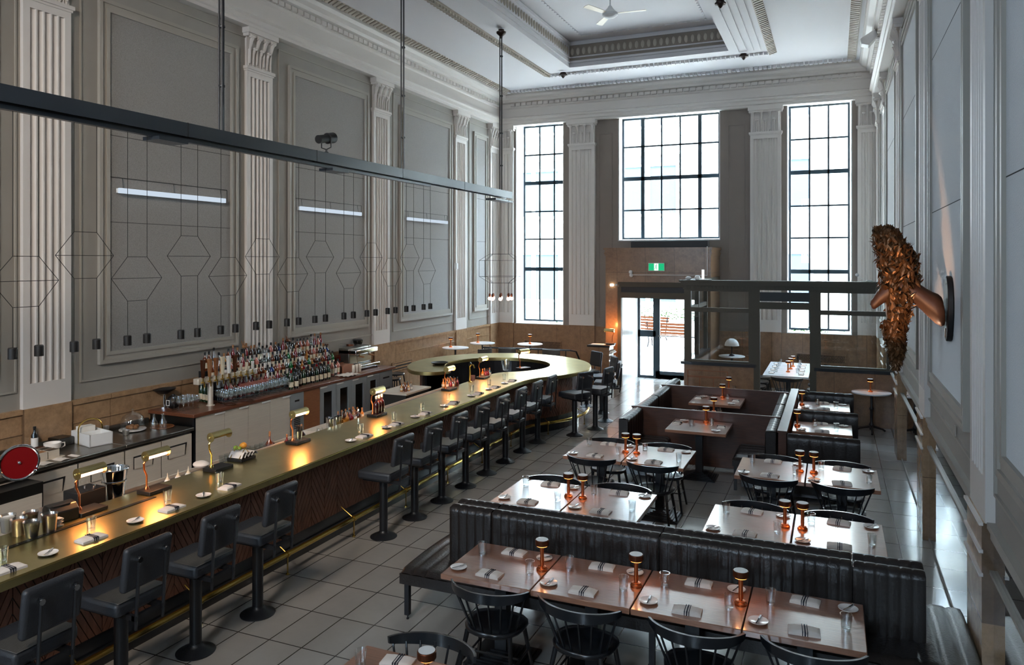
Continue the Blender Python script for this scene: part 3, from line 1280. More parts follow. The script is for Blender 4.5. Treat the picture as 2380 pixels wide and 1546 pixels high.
# brass foot rail with brackets
rail = [p for p in offset_line(outl, -.045) if p[1] > 1.7][:72]
b = MB()
zr = .21
b.tube([(x, y, zr) for x, y in rail], .026, 10)
b.build('foot_rail', 'brassrail', bar)
rt = [0]
for a, c in zip(rail, rail[1:]):
    rt.append(rt[-1] + math.dist(a, c))
s = .9
while s < rt[-1]:
    b = MB()
    j = max(k for k in range(len(rt)) if rt[k] <= s)
    j = min(j, len(rail) - 2)
    a, c = rail[j], rail[j + 1]
    u = (s - rt[j]) / max(1e-9, rt[j + 1] - rt[j])
    x, y = a[0] + (c[0] - a[0]) * u, a[1] + (c[1] - a[1]) * u
    tx, ty = c[0] - a[0], c[1] - a[1]
    L = math.hypot(tx, ty)
    tx /= L; ty /= L
    b.cyl((x - tx * .018, y - ty * .018, zr), (x + tx * .018, y + ty * .018, zr), .033, n=10)
    b.cyl((x, y, zr - .02), (x, y, .01), .008, n=6)
    b.cyl((x, y, .012), (x, y, 0), .02, n=8)
    b.tube([(x, y, zr), (x - ty * .08, y + tx * .08, zr + .05), (x - ty * .18, y + tx * .18, zr + .11)], .007, 6)
    b.build('rail_bracket', 'brassrail', bar)
    s += 1.15
# flush steel drain slot
tag(MB().box(-5.64, -5.60, 3.0, 4.95, CT, CT + .006).build('drain_strip', 'steeldark'), 'narrow dark steel strip let into the brass bar top', 'strip')

# ---------------------------------------------------------------- bar stools
st = empty('bar_stool', 'stool', 'stool')
MB().lathe([(.155, 0), (.155, .008), (.13, .022), (.075, .045), (.055, .06), (.05, .075)], 28).build('base', 'blackmetal', st)
MB().lathe([(.048, .06), (.048, .66), (.06, .665), (.06, .68)], 20).build('column', 'blackmetal', st)
# origin faces +X = away from the counter (the back is on +X)
MB().box(-.17, .17, -.17, .17, .68, .70).box(.10, .30, -.13, -.10, .665, .70).box(.10, .30, .10, .13, .665, .70).box(.26, .29, -.13, .13, .665, .70).build('seat_plate', 'blackmetal', st, smooth=False)
b = MB().box(-.22, .22, -.215, .215, .70, .80)
b.build('seat', 'vinyl', st, bevel=.028, seg=3)
b = MB().box(-.03, .218, -.20, .20, .7985, .803)
b.build('seat_patch', 'vinyl2', st, bevel=.002, seg=1)
b = MB()
b.T = Matrix.Translation((.255, 0, 1.03)) @ Matrix.Rotation(R(8), 4, 'Y')
b.box(-.03, .03, -.20, .20, -.16, .165)
b.build('backrest', 'vinyl', st, bevel=.028, seg=3)
for s in (-1, 1):
    b = MB()
    b.tube([(.285, s * .115, .60), (.298, s * .115, .8), (.322, s * .115, 1.13)], .012, 6)
    b.build('back_support', 'blackmetal', st)
    MB().cyl((.27, s * .115, 1.10), (.335, s * .115, 1.10), .02, n=8).build('bracket', 'chrome', st)
stool = Kind(st)
ordn = ['first', 'second', 'third', 'fourth', 'fifth', 'sixth', 'seventh', 'eighth', 'ninth', 'tenth', 'eleventh', 'twelfth', 'thirteenth', 'fourteenth', 'fifteenth', 'sixteenth', 'seventeenth']
for i, y in enumerate((3.22, 3.93, 4.63, 5.35)):
    stool.place((-4.80, y, 0), 0, 'charcoal padded bar stool on black pedestal, %s of the near four at the bar' % ordn[i], 'bar stools')
for i in range(8):
    stool.place((-4.80, 7.42 + .703 * i, 0), 0, 'charcoal padded bar stool on black pedestal, %s of the straight run beyond the gap' % ordn[i], 'bar stools')
for i, a in enumerate((-26.0, -8.5, 11.5, 32, 52)):
    a = R(a)
    r = 2.20
    stool.place((CC[0] + r * math.cos(a), CC[1] + r * math.sin(a), 0), a, 'charcoal padded bar stool at the curved end of the bar, %s round the curve' % ordn[i], 'bar stools')
for i, (x, y) in enumerate(((-8.45, 13.35), (-8.75, 14.0))):
    o = empty('bar_stool', 'dark bar stool with slim legs behind the looped bar end, %s' % ('nearer the vents' if i == 0 else 'nearer the corner'), 'stool', (x, y, 0), R(160), group='slim stools behind the bar loop')
    MB().lathe([(.19, .72), (.2, .74), (.19, .76)], 20).build('seat', 'blackpaint', o)
    for sx, sy in ((1, 1), (1, -1), (-1, 1), (-1, -1)):
        MB().cyl((sx * .12, sy * .12, .73), (sx * .19, sy * .19, 0), .014, .011, n=8).build('leg', 'blackpaint', o)
    MB().tube([(.165 * c, .165 * s_, .25) for c, s_ in ((1, 1), (1, -1), (-1, -1), (-1, 1))], .008, 6, closed=True).build('foot_ring', 'blackpaint', o)

# ---------------------------------------------------------------- banker lamps on the bar
def banker(lit=True, nm='bar_lamp'):
    r = empty(nm, 'lamp', 'lamp')
    MB().box(-.085, .085, -.125, .125, 0, .035).build('base', 'black', r, bevel=.006)
    b = MB()
    b.tube([(-.03, -.06, .035), (-.03, -.06, .16), (-.045, -.075, .22), (-.02, -.10, .28), (-.01, -.06, .33)], .009, 8)
    b.lathe([(.022, 0), (.02, .012), (.01, .03)], 12, (-.03, -.06, .035))
    b.build('stem', 'copper' if lit else 'brassrail', r)
    # half-cylinder shade along Y, opening downward towards the seats
    b = MB()
    n = 12
    L0, L1 = -.10, .14
    pts = []
    rr = .048
    for y in (L0, L1):
        for i in range(n + 1):
            a = R(8) + R(215) * i / n
            pts.append((rr * math.cos(a), y, .345 + rr * math.sin(a)))
        for i in range(n + 1):
            a = R(8) + R(215) * i / n
            pts.append(((rr - .004) * math.cos(a), y, .345 + (rr - .004) * math.sin(a)))
    k = b.vs(pts)
    m = 2 * (n + 1)
    fs = []
    for i in range(n):
        fs.append((i, i + 1, m + i + 1, m + i))
        fs.append((n + 1 + i + 1, n + 1 + i, m + n + 1 + i, m + n + 1 + i + 1))
        fs.append((i + 1, i, n + 1 + i, n + 2 + i))
        fs.append((m + i, m + i + 1, m + n + 2 + i, m + n + 1 + i))
    b.fs(k, fs)
    b.build('shade', 'brass', r, angle=50)
    for y, s in ((L0, -1), (L1, 1)):
        MB().cyl((0, y, .345), (0, y + s * .004, .345), rr, n=16).sphere((0, y + s * .016, .345), .013, 8, 6).build('end_cap', 'brass', r)
    if lit:
        MB().cyl((.006, L0 + .01, .325), (.006, L1 - .01, .325), .012, n=10).build('bulb', 'tube', r)
        light('banker_glow', 'AREA', (.006, .02, .308), .42, (1, .40, .13), size=.05, size_y=.20, parent=r, rot=(0, R(-6), 0))
    return r


bl = Kind(banker(True))
blu = Kind(banker(False))
spots = [(-5.80, 4.43), (-5.76, 5.07), (-5.77, 5.86), (-5.76, 7.09), (-5.76, 8.74), (-5.82, 10.95), (-5.84, 12.28), (-5.60, 13.62)]
bdesc = ['beside the receipt printer', 'beside the ice buckets and squeeze bottles', 'beside folded cloths, unlit', 'with a black straw cup on its base',
         'shining over three dark bottles', 'beside the cluster of small bitters bottles', 'beside the loop opening with small bottles behind', 'on the curve of the loop']
for i, ((x, y), d) in enumerate(zip(spots, bdesc)):
    (blu if i == 2 else bl).place((x, y, CT), 0 if i < 7 else R(-25), 'brass banker lamp on the bar, ' + d, 'banker lamps along the bar')

# ---------------------------------------------------------------- tableware prototypes
def tumbler(rt=.038, rb=.031, h=.105, nm='water_glass', n=20):
    o = MB().lathe([(rb - .004, .012), (rb, .0), (rb, .004), (rt, h), (rt - .0025, h), (rb - .002, .016), (.0001, .013)], n, cap=True)
    return o.build(nm, 'glass', angle=30)


def napkin():
    root = empty('napkin', 'napkin', 'napkin')
    b = MB()
    W_, D_ = .20, .115
    for k, (w, dz) in enumerate(((1, 0), (.985, .013))):
        k_ = b.vs([])
        def f(u, v, dz=dz, w=w):
            x = (u - .5) * W_ * w
            y = (v - .5) * D_ * w
            e = min(u, 1 - u, .12) / .12
            g = min(v, 1 - v, .15) / .15
            return (x, y, dz + .014 * (e ** .5) * (g ** .5) + .0015 * math.sin(u * 17 + k * 2))
        b.grid(f, 14, 8)
        n = b.vs([(-W_ / 2 * w, -D_ / 2 * w, dz - (.0 if dz == 0 else .012)), (W_ / 2 * w, -D_ / 2 * w, dz - (.0 if dz == 0 else .012)), (W_ / 2 * w, D_ / 2 * w, dz - (.0 if dz == 0 else .012)), (-W_ / 2 * w, D_ / 2 * w, dz - (.0 if dz == 0 else .012)),
                  (-W_ / 2 * w, -D_ / 2 * w, dz + .002), (W_ / 2 * w, -D_ / 2 * w, dz + .002), (W_ / 2 * w, D_ / 2 * w, dz + .002), (-W_ / 2 * w, D_ / 2 * w, dz + .002)])
        b.fs(n, [(0, 3, 2, 1), (0, 1, 5, 4), (1, 2, 6, 5), (2, 3, 7, 6), (3, 0, 4, 7)])
    b.build('linen', 'linen', root, angle=60)
    b = MB()
    for x, w in ((-.012, .005), (.004, .009), (.019, .005)):
        b.box(x - w / 2, x + w / 2, -D_ / 2 - .001, D_ / 2 + .001, .0, .0285)
    b.build('stripe', 'stripe', root, smooth=False)
    return root


def plate():
    root = empty('side_plate', 'plate', 'plate')
    MB().lathe([(.035, 0), (.038, .004), (.052, .006), (.066, .013), (.0665, .0155), (.05, .009), (.0001, .0075)], 28).build('dish', 'china', root, angle=40)
    b = MB()
    b.tube([(-.055, -.03, .019), (-.01, -.005, .016), (.02, .012, .016)], .004, 6, rads=[.0045, .004, .0035])
    k = b.vs([(.018, .004, .014), (.07, .03, .018), (.066, .042, .018), (.014, .018, .014), (.018, .004, .0165), (.07, .03, .0195), (.066, .042, .0195), (.014, .018, .0165)])
    b.fs(k, [(0, 3, 2, 1), (4, 5, 6, 7), (0, 1, 5, 4), (1, 2, 6, 5), (2, 3, 7, 6), (3, 0, 4, 7)])
    b.build('butter_knife', 'chrome', root)
    return root


tg = Kind(tag(tumbler(), 'glass', 'glass'))
np_ = Kind(napkin())
pt = Kind(plate())

# settings along the bar
py = [3.68, 4.42, 5.14, 7.39, 8.16, 8.87, 9.71, 10.59, 11.25, 11.9]
ny = [3.38, 4.01, 4.77, 5.44, 7.64, 8.36, 9.11, 9.96, 10.80, 11.45, 12.18]
gy = [3.46, 4.15, 4.89, 5.50, 7.83, 8.60, 9.33, 10.13, 10.95, 11.61, 12.25]
where = ['nearest the camera', 'before the receipt printer', 'before the ice buckets', 'before the unlit lamp']
for i, y in enumerate(py):
    pt.place((-5.235, y, CT), R(random.uniform(-20, 20) + 100), 'small white plate with knife on the brass bar, %s along the bar' % ordn[i], 'plates on the bar')
for i, y in enumerate(ny):
    np_.place((-5.215, y, CT), R(90 + random.uniform(-6, 6)), 'folded white napkin with dark stripes on the brass bar, %s along the bar' % ordn[i], 'napkins on the bar')
for i, y in enumerate(gy):
    tg.place((-5.40, y, CT), 0, 'empty water glass on the brass bar, %s along the bar' % ordn[i], 'glasses on the bar')
# ================================================================ dining furniture
TZ = .75


def ped_base(b, w=.50, d=.44):
    for i in range(7):
        f = 1 - i * .115
        b.box(-w / 2 * f, w / 2 * f, -d / 2 * f, d / 2 * f, i * .012, (i + 1) * .012)
    b.box(-.05, .05, -.05, .05, .08, TZ - .05)
    b.box(-.22, .22, -.02, .02, TZ - .06, TZ - .04)
    b.box(-.02, .02, -.22, .22, TZ - .06, TZ - .04)


def make_table(w, d, label, x, y, group, name='dining_table'):
    o = empty(name, label, 'table', (x, y, 0), group=group)
    MB().box(-w / 2, w / 2, -d / 2, d / 2, TZ - .042, TZ).build('tabletop', 'table', o, bevel=.004, seg=1)
    b = MB()
    ped_base(b)
    b.build('pedestal', 'blackmetal', o, smooth=False)
    return o


def make_chair():
    r = empty('dining_chair', 'chair', 'chair')
    # faces +Y, back at -Y
    b = MB()
    n = 20
    out = []
    for i in range(n):
        a = 2 * PI * i / n
        c, s = math.cos(a), math.sin(a)
        e = 2.6
        x = .235 * math.copysign(abs(c) ** (2 / e), c) * (1.0 if s < 0 else 1.0)
        y = .21 * math.copysign(abs(s) ** (2 / e), s)
        x *= 1 + .10 * (y / .21)
        out.append((x, y))
    rings = [(.88, .405), (.97, .418), (1, .432), (1, .444), (.965, .452), (.8, .444), (.5, .437), (.02, .435)]
    k = b.vs([(x * f, y * f, z) for f, z in rings for x, y in out])
    fs = []
    for j in range(len(rings) - 1):
        for i in range(n):
            fs.append((j * n + i, j * n + (i + 1) % n, (j + 1) * n + (i + 1) % n, (j + 1) * n + i))
    fs.append(tuple(reversed(range(n))))
    fs.append(tuple((len(rings) - 1) * n + i for i in range(n)))
    b.fs(k, fs)
    b.build('seat', 'blackpaint', r, angle=60)
    for sx, sy in ((1, 1), (-1, 1), (1, -1), (-1, -1)):
        MB().cyl((sx * .17, sy * .14, .425), (sx * .235, sy * (.20 if sy > 0 else .245), 0), .019, .013, n=10).build('leg', 'blackpaint', r)
    b = MB()
    for sx in (1, -1):
        b.cyl((sx * .205, .172, .20), (sx * .205, -.195, .20), .009, n=6)
    b.cyl((-.205, -.01, .20), (.205, -.01, .20), .009, n=6)
    b.build('stretcher', 'blackpaint', r)
    # curved crest rail
    b = MB()
    m = 26
    h0, h1 = .70, .775
    pts = []
    for i in range(m + 1):
        t = -1 + 2 * i / m
        a = R(-90) + t * R(68)
        rx, ry = .33, .255
        x, y = rx * math.cos(a), -.02 + ry * math.sin(a)
        th = .018
        nx, ny_ = math.cos(a), math.sin(a)
        taper = 1 - .45 * abs(t) ** 3
        za = h1 - (h1 - h0) * taper
        for (dd, z) in ((-th / 2, za), (th / 2, za), (th / 2 + .006, h1), (-th / 2 + .006, h1)):
            pts.append((x + nx * dd, y + ny_ * dd, z))
    k = b.vs(pts)
    fs = []
    for i in range(m):
        for j in range(4):
            fs.append((i * 4 + j, (i + 1) * 4 + j, (i + 1) * 4 + (j + 1) % 4, i * 4 + (j + 1) % 4))
    fs.append((0, 1, 2, 3))
    fs.append((m * 4 + 3, m * 4 + 2, m * 4 + 1, m * 4))
    b.fs(k, fs)
    b.build('crest_rail', 'blackpaint', r, angle=40)
    for i in range(8):
        t = -1 + 2 * i / 7
        a = R(-90) + t * R(62)
        x1, y1 = .325 * math.cos(a), -.02 + .25 * math.sin(a)
        a2 = R(-90) + t * R(68)
        x0, y0 = .205 * math.cos(a2), .175 * math.sin(a2)
        MB().cyl((x0, y0, .445), (x1, y1, .725), .0095, .0075, n=8).build('spindle', 'blackpaint', r)
    return r


ch = Kind(make_chair())


def make_lamp():
    r = empty('table_lamp', 'lamp', 'lamp')
    MB().lathe([(.044, 0), (.045, .012), (.040, .018), (.034, .022), (.034, .030), (.02, .034)], 24).build('base', 'copper', r, angle=30)
    MB().lathe([(.013, .03), (.017, .06), (.015, .12), (.017, .20)], 16, cap=False).build('stem', 'copper', r)
    MB().lathe([(.018, .196), (.052, .198), (.055, .203), (.055, .238), (.052, .242)], 28).build('shade', 'copperdark', r, angle=30)
    MB().lathe([(.0001, .2425), (.048, .2425), (.048, .2445), (.0001, .2445)], 24, cap=False).build('cap', 'white', r, angle=30)
    b = MB()
    b.lathe([(.020, .1935), (.046, .1935)], 20, cap=False)
    b.build('light_ring', 'warm', r)
    light('table_lamp_glow', 'SPOT', (0, 0, .193), LAMPW, (1, .40, .12), size=.03, parent=r, spot=R(150))
    return r


LAMPW = .65
tl = Kind(make_lamp())


def setting(tx, ty, td, desc, lamps=(), w=.75, near=True, far=True, rowg='', mirror=False, dy=None, lampd=None):
    """two place settings facing each other across a two-seat table"""
    e = td / 2 - .105 if dy is None else dy
    j = lambda a=.008: random.uniform(-a, a)
    G = rowg
    if near:
        np_.place((tx + j(), ty - e + .015 + j(), TZ), R(random.uniform(-7, 7)), 'folded striped napkin, camera-side edge, ' + desc, 'napkins, ' + G)
        pt.place((tx - .285 + j(), ty - e + .05 + j(), TZ), R(random.uniform(20, 70)), 'white side plate, camera-side edge, ' + desc, 'side plates, ' + G)
        tg.place((tx + .265 + j(), ty - e + .17 + j(), TZ), 0, 'empty water glass, camera-side edge, ' + desc, 'water glasses, ' + G)
    if far:
        np_.place((tx + j(), ty + e - .015 + j(), TZ), R(180 + random.uniform(-7, 7)), 'folded striped napkin, window-side edge, ' + desc, 'napkins, ' + G)
        pt.place((tx + .27 + j(), ty + e - .02 + j(), TZ), R(random.uniform(20, 70)), 'white side plate, window-side edge, ' + desc, 'side plates, ' + G)
        tg.place((tx - .23 + j(), ty + e - .15 + j(), TZ), 0, 'empty water glass, window-side edge, ' + desc, 'water glasses, ' + G)
    for k, lx in enumerate(lamps):
        tl.place((tx + lx, ty + .02, TZ), R(random.uniform(0, 360)), 'copper cordless lamp, ' + (lampd or desc), 'copper table lamps')


# row against the banquette, four two-seat tables
o4 = ['first', 'second', 'third', 'fourth']
for i in range(4):
    x = -2.455 + .757 * i
    make_table(.75, .72, 'brown oak table at the long banquette, %s from the bar' % o4[i], x, 5.54, 'tables at the long banquette')
    setting(x, 5.54, .72, '%s table from the bar, front row' % o4[i], (.33,) if i < 3 else (), rowg='front row')
for i, (x, y, a) in enumerate(((-2.37, 5.21, 2), (-1.66, 5.21, -3), (-.85, 5.20, 2), (-.12, 5.22, -1))):
    ch.place((x, y, 0), R(a), 'black spindle-back chair tucked at the front row of tables, %s from the bar' % o4[i], 'black spindle-back chairs')

# paired tables behind the banquette and before the booths
def pair(x0, x1, y0, y1, desc, far=True, near=False, nm=''):
    cx = (x0 + x1) / 2
    w = (x1 - x0) / 2 - .006
    cy, d = (y0 + y1) / 2, y1 - y0
    for k, s in ((0, -1), (1, 1)):
        x = cx + s * (w / 2 + .006)
        tdesc = '%s table from the bar, %s' % (o4[desc + k], nm)
        make_table(w, d, 'brown oak table, ' + tdesc, x, cy, 'paired tables')
        setting(x, cy, d, tdesc, (.31,) if s < 0 else (-.30,), rowg='paired tables', dy=.34 if d > .8 else None)
        if far:
            ch.place((x + .0, y1 - .11, 0), R(180 + random.uniform(-4, 4)), 'black spindle-back chair, window side, ' + tdesc, 'black spindle-back chairs')
        if near:
            ch.place((x + .0, y0 + .125, 0), R(random.uniform(-4, 4)), 'black spindle-back chair, camera side, ' + tdesc, 'black spindle-back chairs')


pair(-3.22, -1.70, 6.93, 7.82, 0, nm='row behind banquette')
pair(-1.10, .41, 6.88, 7.75, 2, nm='row behind banquette')
pair(-3.13, -1.63, 8.92, 9.82, 0, near=True, nm='row before booths')
pair(-1.05, .46, 8.88, 9.74, 2, near=True, nm='row before booths')

# table cut off by the bottom edge of the photo
make_table(.75, .75, 'brown oak table at the very bottom of the picture', -2.36, 3.66, 'paired tables')
np_.place((-2.44, 3.93, TZ), R(8), 'folded striped napkin on the table at the very bottom', 'napkins, front row')
tg.place((-2.62, 3.80, TZ), 0, 'empty water glass on the table at the very bottom', 'water glasses, front row')
tl.place((-2.12, 3.72, TZ), 0, 'copper cordless lamp on the table at the very bottom', 'copper table lamps')
ch.place((-2.33, 4.02, 0), R(180), 'black spindle-back chair at the table at the very bottom', 'black spindle-back chairs')

# ---------------------------------------------------------------- double-sided banquette
def channel_back(b, x0, x1, z0, z1, y0, y1, n, r=.018, top=.03):
    """upright cushion with n vertical channels on both faces, rolled top"""
    prof = []
    nz = 8
    w = (x1 - x0) / n
    m = 6
    def f(side):
        def g(u, v):
            x = x0 + (x1 - x0) * u
            t = ((x - x0) / w) % 1
            bul = r * (1 - (2 * t - 1) ** 6) if 0 < u < 1 else 0
            z = z0 + (z1 - z0) * min(1, v * 1.12)
            yc = (y0 + y1) / 2
            hw = (y1 - y0) / 2
            if v * 1.12 > 1:
                a = (v * 1.12 - 1) / .12 * PI / 2
                return (x, yc + side * (hw * math.cos(a) * 1.0), z1 + math.sin(a) * (.016 + bul))
            return (x, yc + side * (hw + bul * (1 if v > .02 else 0)), z)
        return g
    for sd in (-1, 1):
        b.grid(f(sd), n * m, 12)
    for x in (x0, x1):
        b.box(x - .002, x + .002, y0 + .005, y1 - .005, z0, z1)


bq = empty('banquette', 'long double-sided dark leather banquette with channelled back beside the front row', 'banquette')
for x0, x1, nc in ((-3.22, -2.81, 5), (-2.80, -1.31, 19), (-1.30, .12, 18), (.13, .60, 6)):
    b = MB()
    channel_back(b, x0, x1, .42, .945, 6.07, 6.20, nc, r=.007)
    channel_back(b, x0, x1, .42, .945, 6.23, 6.36, nc, r=.007)
    b.build('back_cushion', 'leather', bq, angle=70)


def seat_f(x0, x1, y0, y1, z, n, r=.012, curve=0):
    def g(u, v):
        x = x0 + (x1 - x0) * u
        y = y0 + (y1 - y0) * v
        t = (u * n) % 1
        bul = r * (1 - (2 * t - 1) ** 6) if 0 < u < 1 else 0
        e = min(v, 1 - v) * (y1 - y0)
        rd = .03 * max(0, 1 - e / .03) ** 2
        ex = min(u, 1 - u) * (x1 - x0)
        rd += .03 * max(0, 1 - ex / .03) ** 2
        return (x, y, z + bul - rd + curve * math.sin(PI * v))
    return g


b = MB()
b.grid(seat_f(-3.55, .93, 5.74, 6.86, .45, 36, curve=.02), 216, 22)
n_ = len(b.v)
b.box(-3.549, .929, 5.741, 6.859, .33, .422)
b.build('seat_cushion', 'leather', bq, angle=70)
for x in (-3.50, -2.6, -1.3, 0.0, .80):
    for y in (5.80, 6.80):
        lg = MB()
        lg.box(x - .022, x + .022, y - .022, y + .022, .04, .34)
        lg.build('leg', 'blackmetal', bq, smooth=False)
        MB().lathe([(.012, 0), (.014, .008), (.006, .014), (.006, .045)], 10, (x, y, 0)).build('foot', 'blackmetal', bq)

# ---------------------------------------------------------------- booths
def bench(name, label, loc, rz, L, group, back=.90, seat=True, double=False):
    """bench facing +Y, back at -Y, length L along X"""
    r = empty(name, label, 'booth bench', loc, rz, group)
    b = MB()
    nch = max(5, int(L / .13))
    channel_back(b, -L / 2, L / 2, .10 if double else .40, back - .04, -.10, .04, nch, r=.008)
    b.build('back_cushion', 'leather', r, angle=70)
    b = MB()
    b.grid(seat_f(-L / 2, L / 2, .04, .48, .45, nch), nch * 5, 12)
    b.box(-L / 2 + .001, L / 2 - .001, .04, .478, .34, .425)
    b.build('seat_cushion', 'leather', r, angle=70)
    b = MB().box(-L / 2 + .03, L / 2 - .03, -.08, .36, .06, .36)
    b.build('bench_base', 'blackpaint', r, smooth=False)
    for sx in (-1, 1):
        MB().box(sx * (L / 2 - .05) - .02, sx * (L / 2 - .05) + .02, .42, .46, 0, .35).build('leg', 'blackmetal', r, smooth=False)
    return r


DIV = [11.76, 14.0]
for i, y in enumerate(DIV):
    o = empty('booth_divider', 'low walnut divider board across the booths, %s one' % ('camera-side' if i == 0 else 'window-side'), 'divider', (-1.83, y, 0), group='booth dividers')
    MB().box(-1.12, 1.10, -.02, .02, .05, .865).build('board', 'walnut', o, smooth=False)
    MB().box(-1.13, 1.10, -.03, .03, .865, .89).build('top_rail', 'walnut', o, smooth=False)
o = empty('booth_wall', 'walnut spine wall with wide ledge between the two blocks of booths', 'low wall', (-.645, 12.57, 0))
MB().box(-.05, .05, -1.80, 1.80, 0, .875).build('board', 'walnut', o, smooth=False)
MB().box(-.062, .062, -1.82, 1.82, .875, .90).build('ledge', 'walnut', o, smooth=False)
segs = [(10.80, 11.72, 'table before the camera-side divider'), (11.80, 12.86, 'table past the camera-side divider'),
        (12.90, 13.95, 'table before the window-side divider'), (14.06, 14.90, 'table past the window-side divider')]
for y0, y1, d in segs:
    L = y1 - y0 - .02
    bench('booth_bench', 'dark leather booth bench on the bar side of the ' + d, (-2.82, (y0 + y1) / 2, 0), R(-90), L, 'booth benches')
    if y0 < 14:
        bench('booth_bench', 'dark leather booth bench on the spine side of the ' + d, (-.825, (y0 + y1) / 2, 0), R(90), L, 'booth benches')
bt = [(-1.83, 11.30, .80, 'before the camera-side divider', True), (-1.83, 12.16, .68, 'past the camera-side divider', True),
      (-1.88, 13.50, .80, 'before the window-side divider', True), (-1.88, 14.42, .72, 'past the window-side divider', True)]
for x, y, d, ds, lp in bt:
    make_table(.86, d, 'brown oak booth table ' + ds, x, y, 'booth tables')
    j = random.uniform
    np_.place((x - .33, y + .06, TZ), R(85), 'folded napkin at the bar-side end of the booth table ' + ds, 'napkins in the booths')
    np_.place((x + .31, y + .02, TZ), R(95), 'folded napkin at the spine-side end of the booth table ' + ds, 'napkins in the booths')
    pt.place((x + .27, y - .24, TZ), R(30), 'side plate at the spine-side end of the booth table ' + ds, 'side plates in the booths')
    pt.place((x - .27, y + .27 if d > .7 else y + .22, TZ), R(30), 'side plate at the bar-side end of the booth table ' + ds, 'side plates in the booths')
    tg.place((x - .10, y - .08, TZ), 0, 'water glass near the middle of the booth table ' + ds, 'water glasses in the booths')
    tg.place((x + .16, y + .12, TZ), 0, 'water glass beside the lamp of the booth table ' + ds, 'water glasses in the booths')
    tl.place((x + .05, y + d / 2 - .10, TZ), 0, 'copper cordless lamp on the booth table ' + ds, 'copper table lamps')
# two-seat booths on the mirror side of the spine
bench('booth_bench', 'dark leather booth bench turning its channelled back on the tables, mirror side', (-.13, 10.76, 0), 0, .88, 'booth benches', double=True)
bench('booth_bench', 'dark leather bench in the middle of the mirror-side booths', (-.12, 12.48, 0), PI, .90, 'booth benches', double=True)
bench('booth_bench', 'dark leather bench with its back to the glass partition, mirror side', (-.13, 14.28, 0), PI, .88, 'booth benches', double=True)
for x, y, ds in ((-.16, 11.88, 'mirror-side booth nearer the camera'), (-.16, 13.66, 'mirror-side booth nearer the partition')):
    make_table(.80, .72, 'small brown oak table in the ' + ds, x, y, 'booth tables')
    tl.place((x - .34, y, TZ), 0, 'copper cordless lamp by the spine in the ' + ds, 'copper table lamps')
    for k, (dx, dy, e) in enumerate(((0, -.26, 'camera-side'), (-.02, .26, 'window-side'))):
        np_.place((x + dx, y + dy, TZ), R(4), 'folded napkin at the %s edge of the ' % e + ds, 'napkins in the booths')
        tg.place((x + (.19 if k == 0 else -.1), y + dy * .35, TZ), 0, 'water glass at the %s edge of the ' % e + ds, 'water glasses in the booths')
        pt.place((x + (-.27 if k == 0 else .29), y + dy * .9, TZ), R(40), 'side plate at the %s edge of the ' % e + ds, 'side plates in the booths')
# ================================================================ the long hanging beam
BX = -6.16
bm = empty('light_beam', 'long blue-grey steel beam hung on rods above the bar', 'light beam', (BX, 0, 0))
b = MB()
b.box(-.075, .075, 1.2, 14.22, 4.58, 4.61)
b.box(-.075, -.06, 1.2, 14.22, 4.47, 4.58)
b.box(.06, .075, 1.2, 14.22, 4.47, 4.58)
b.box(-.06, .06, 1.2, 14.22, 4.50, 4.52)
b.build('channel', 'bluemetal', bm, smooth=False)
MB().box(-.03, .03, 1.2, 10.9, 4.42, 4.455).build('lower_track', 'bluemetal', bm, smooth=False)
MB().box(-.012, .012, 1.2, 10.9, 4.455, 4.50).build('track_web', 'black', bm, smooth=False)
for y in (5.56, 8.32, 13.72):
    MB().box(-.11, .11, y - .18 if y < 13 else y - .40, y + .18 if y < 13 else y + .46, 4.385, 4.42).build('canopy_box', 'bluemetal', bm, smooth=False)
for y in (5.77, 7.86, 9.95, 12.05):
    MB().box(-.078, .078, y - .004, y + .004, 4.465, 4.613).build('joint', 'black', bm, smooth=False)
for y in (2.55, 6.31, 10.07, 13.82):
    b = MB()
    for dx, dy in ((-.022, -.018), (.022, -.018), (0, .022)):
        b.cyl((dx, y + dy, 4.60), (dx, y + dy, ZC - .14), .011, n=8)
    for z in (5.1, 5.75, 6.5, 7.3):
        b.lathe([(.034, 0), (.036, .01), (.034, .022)], 12, (0, y, z))
    b.build('hanging_rod', 'blackmetal', bm)
    MB().lathe([(.025, -.20), (.03, -.16), (.06, -.13), (.095, -.10), (.10, -.07), (.06, -.05), (.06, -.08 + .06)], 20, (0, y, ZC - .08 + .0)).build('ceiling_rose', 'bronzedark', bm)
for i, (x, y) in enumerate(((BX, 17.58), (XC * 2 - BX, 17.58), (XC * 2 - BX, 13.82))):
    o = MB().lathe([(.012, -.14), (.03, -.12), (.05, -.09), (.095, -.07), (.10, -.045), (.07, -.02), (.07, 0)], 20, (0, 0, 0)).build('ceiling_rose', 'bronzedark', loc=(x, y, ZC - .10))
    tag(o, 'dark bronze ceiling rose without a rod, %s of the coffer' % ('window end, bar side' if i == 0 else 'window end, mirror side' if i == 1 else 'mirror side, over the booths'), 'ceiling rose')
b = MB()
sp = empty('stage_spotlight', 'black adjustable spotlight standing on top of the long beam', 'spotlight', (BX, 8.15, 4.61))
MB().lathe([(.03, 0), (.03, .02), (.012, .03), (.012, .06)], 12).tube([(-.075, 0, .20), (-.075, 0, .08), (0, 0, .055), (.075, 0, .08), (.075, 0, .20)], .008, 6).build('yoke', 'black', sp)
b = MB()
b.T = Matrix.Translation((0, 0, .20)) @ Matrix.Rotation(R(12), 4, 'X')
b.cyl((0, -.17, 0), (0, .02, 0), .055, n=20)
b.cyl((0, .02, 0), (0, .15, 0), .072, .072, n=20)
b.build('barrel', 'black', sp)
b = MB()
b.T = Matrix.Translation((0, 0, .20)) @ Matrix.Rotation(R(12), 4, 'X')
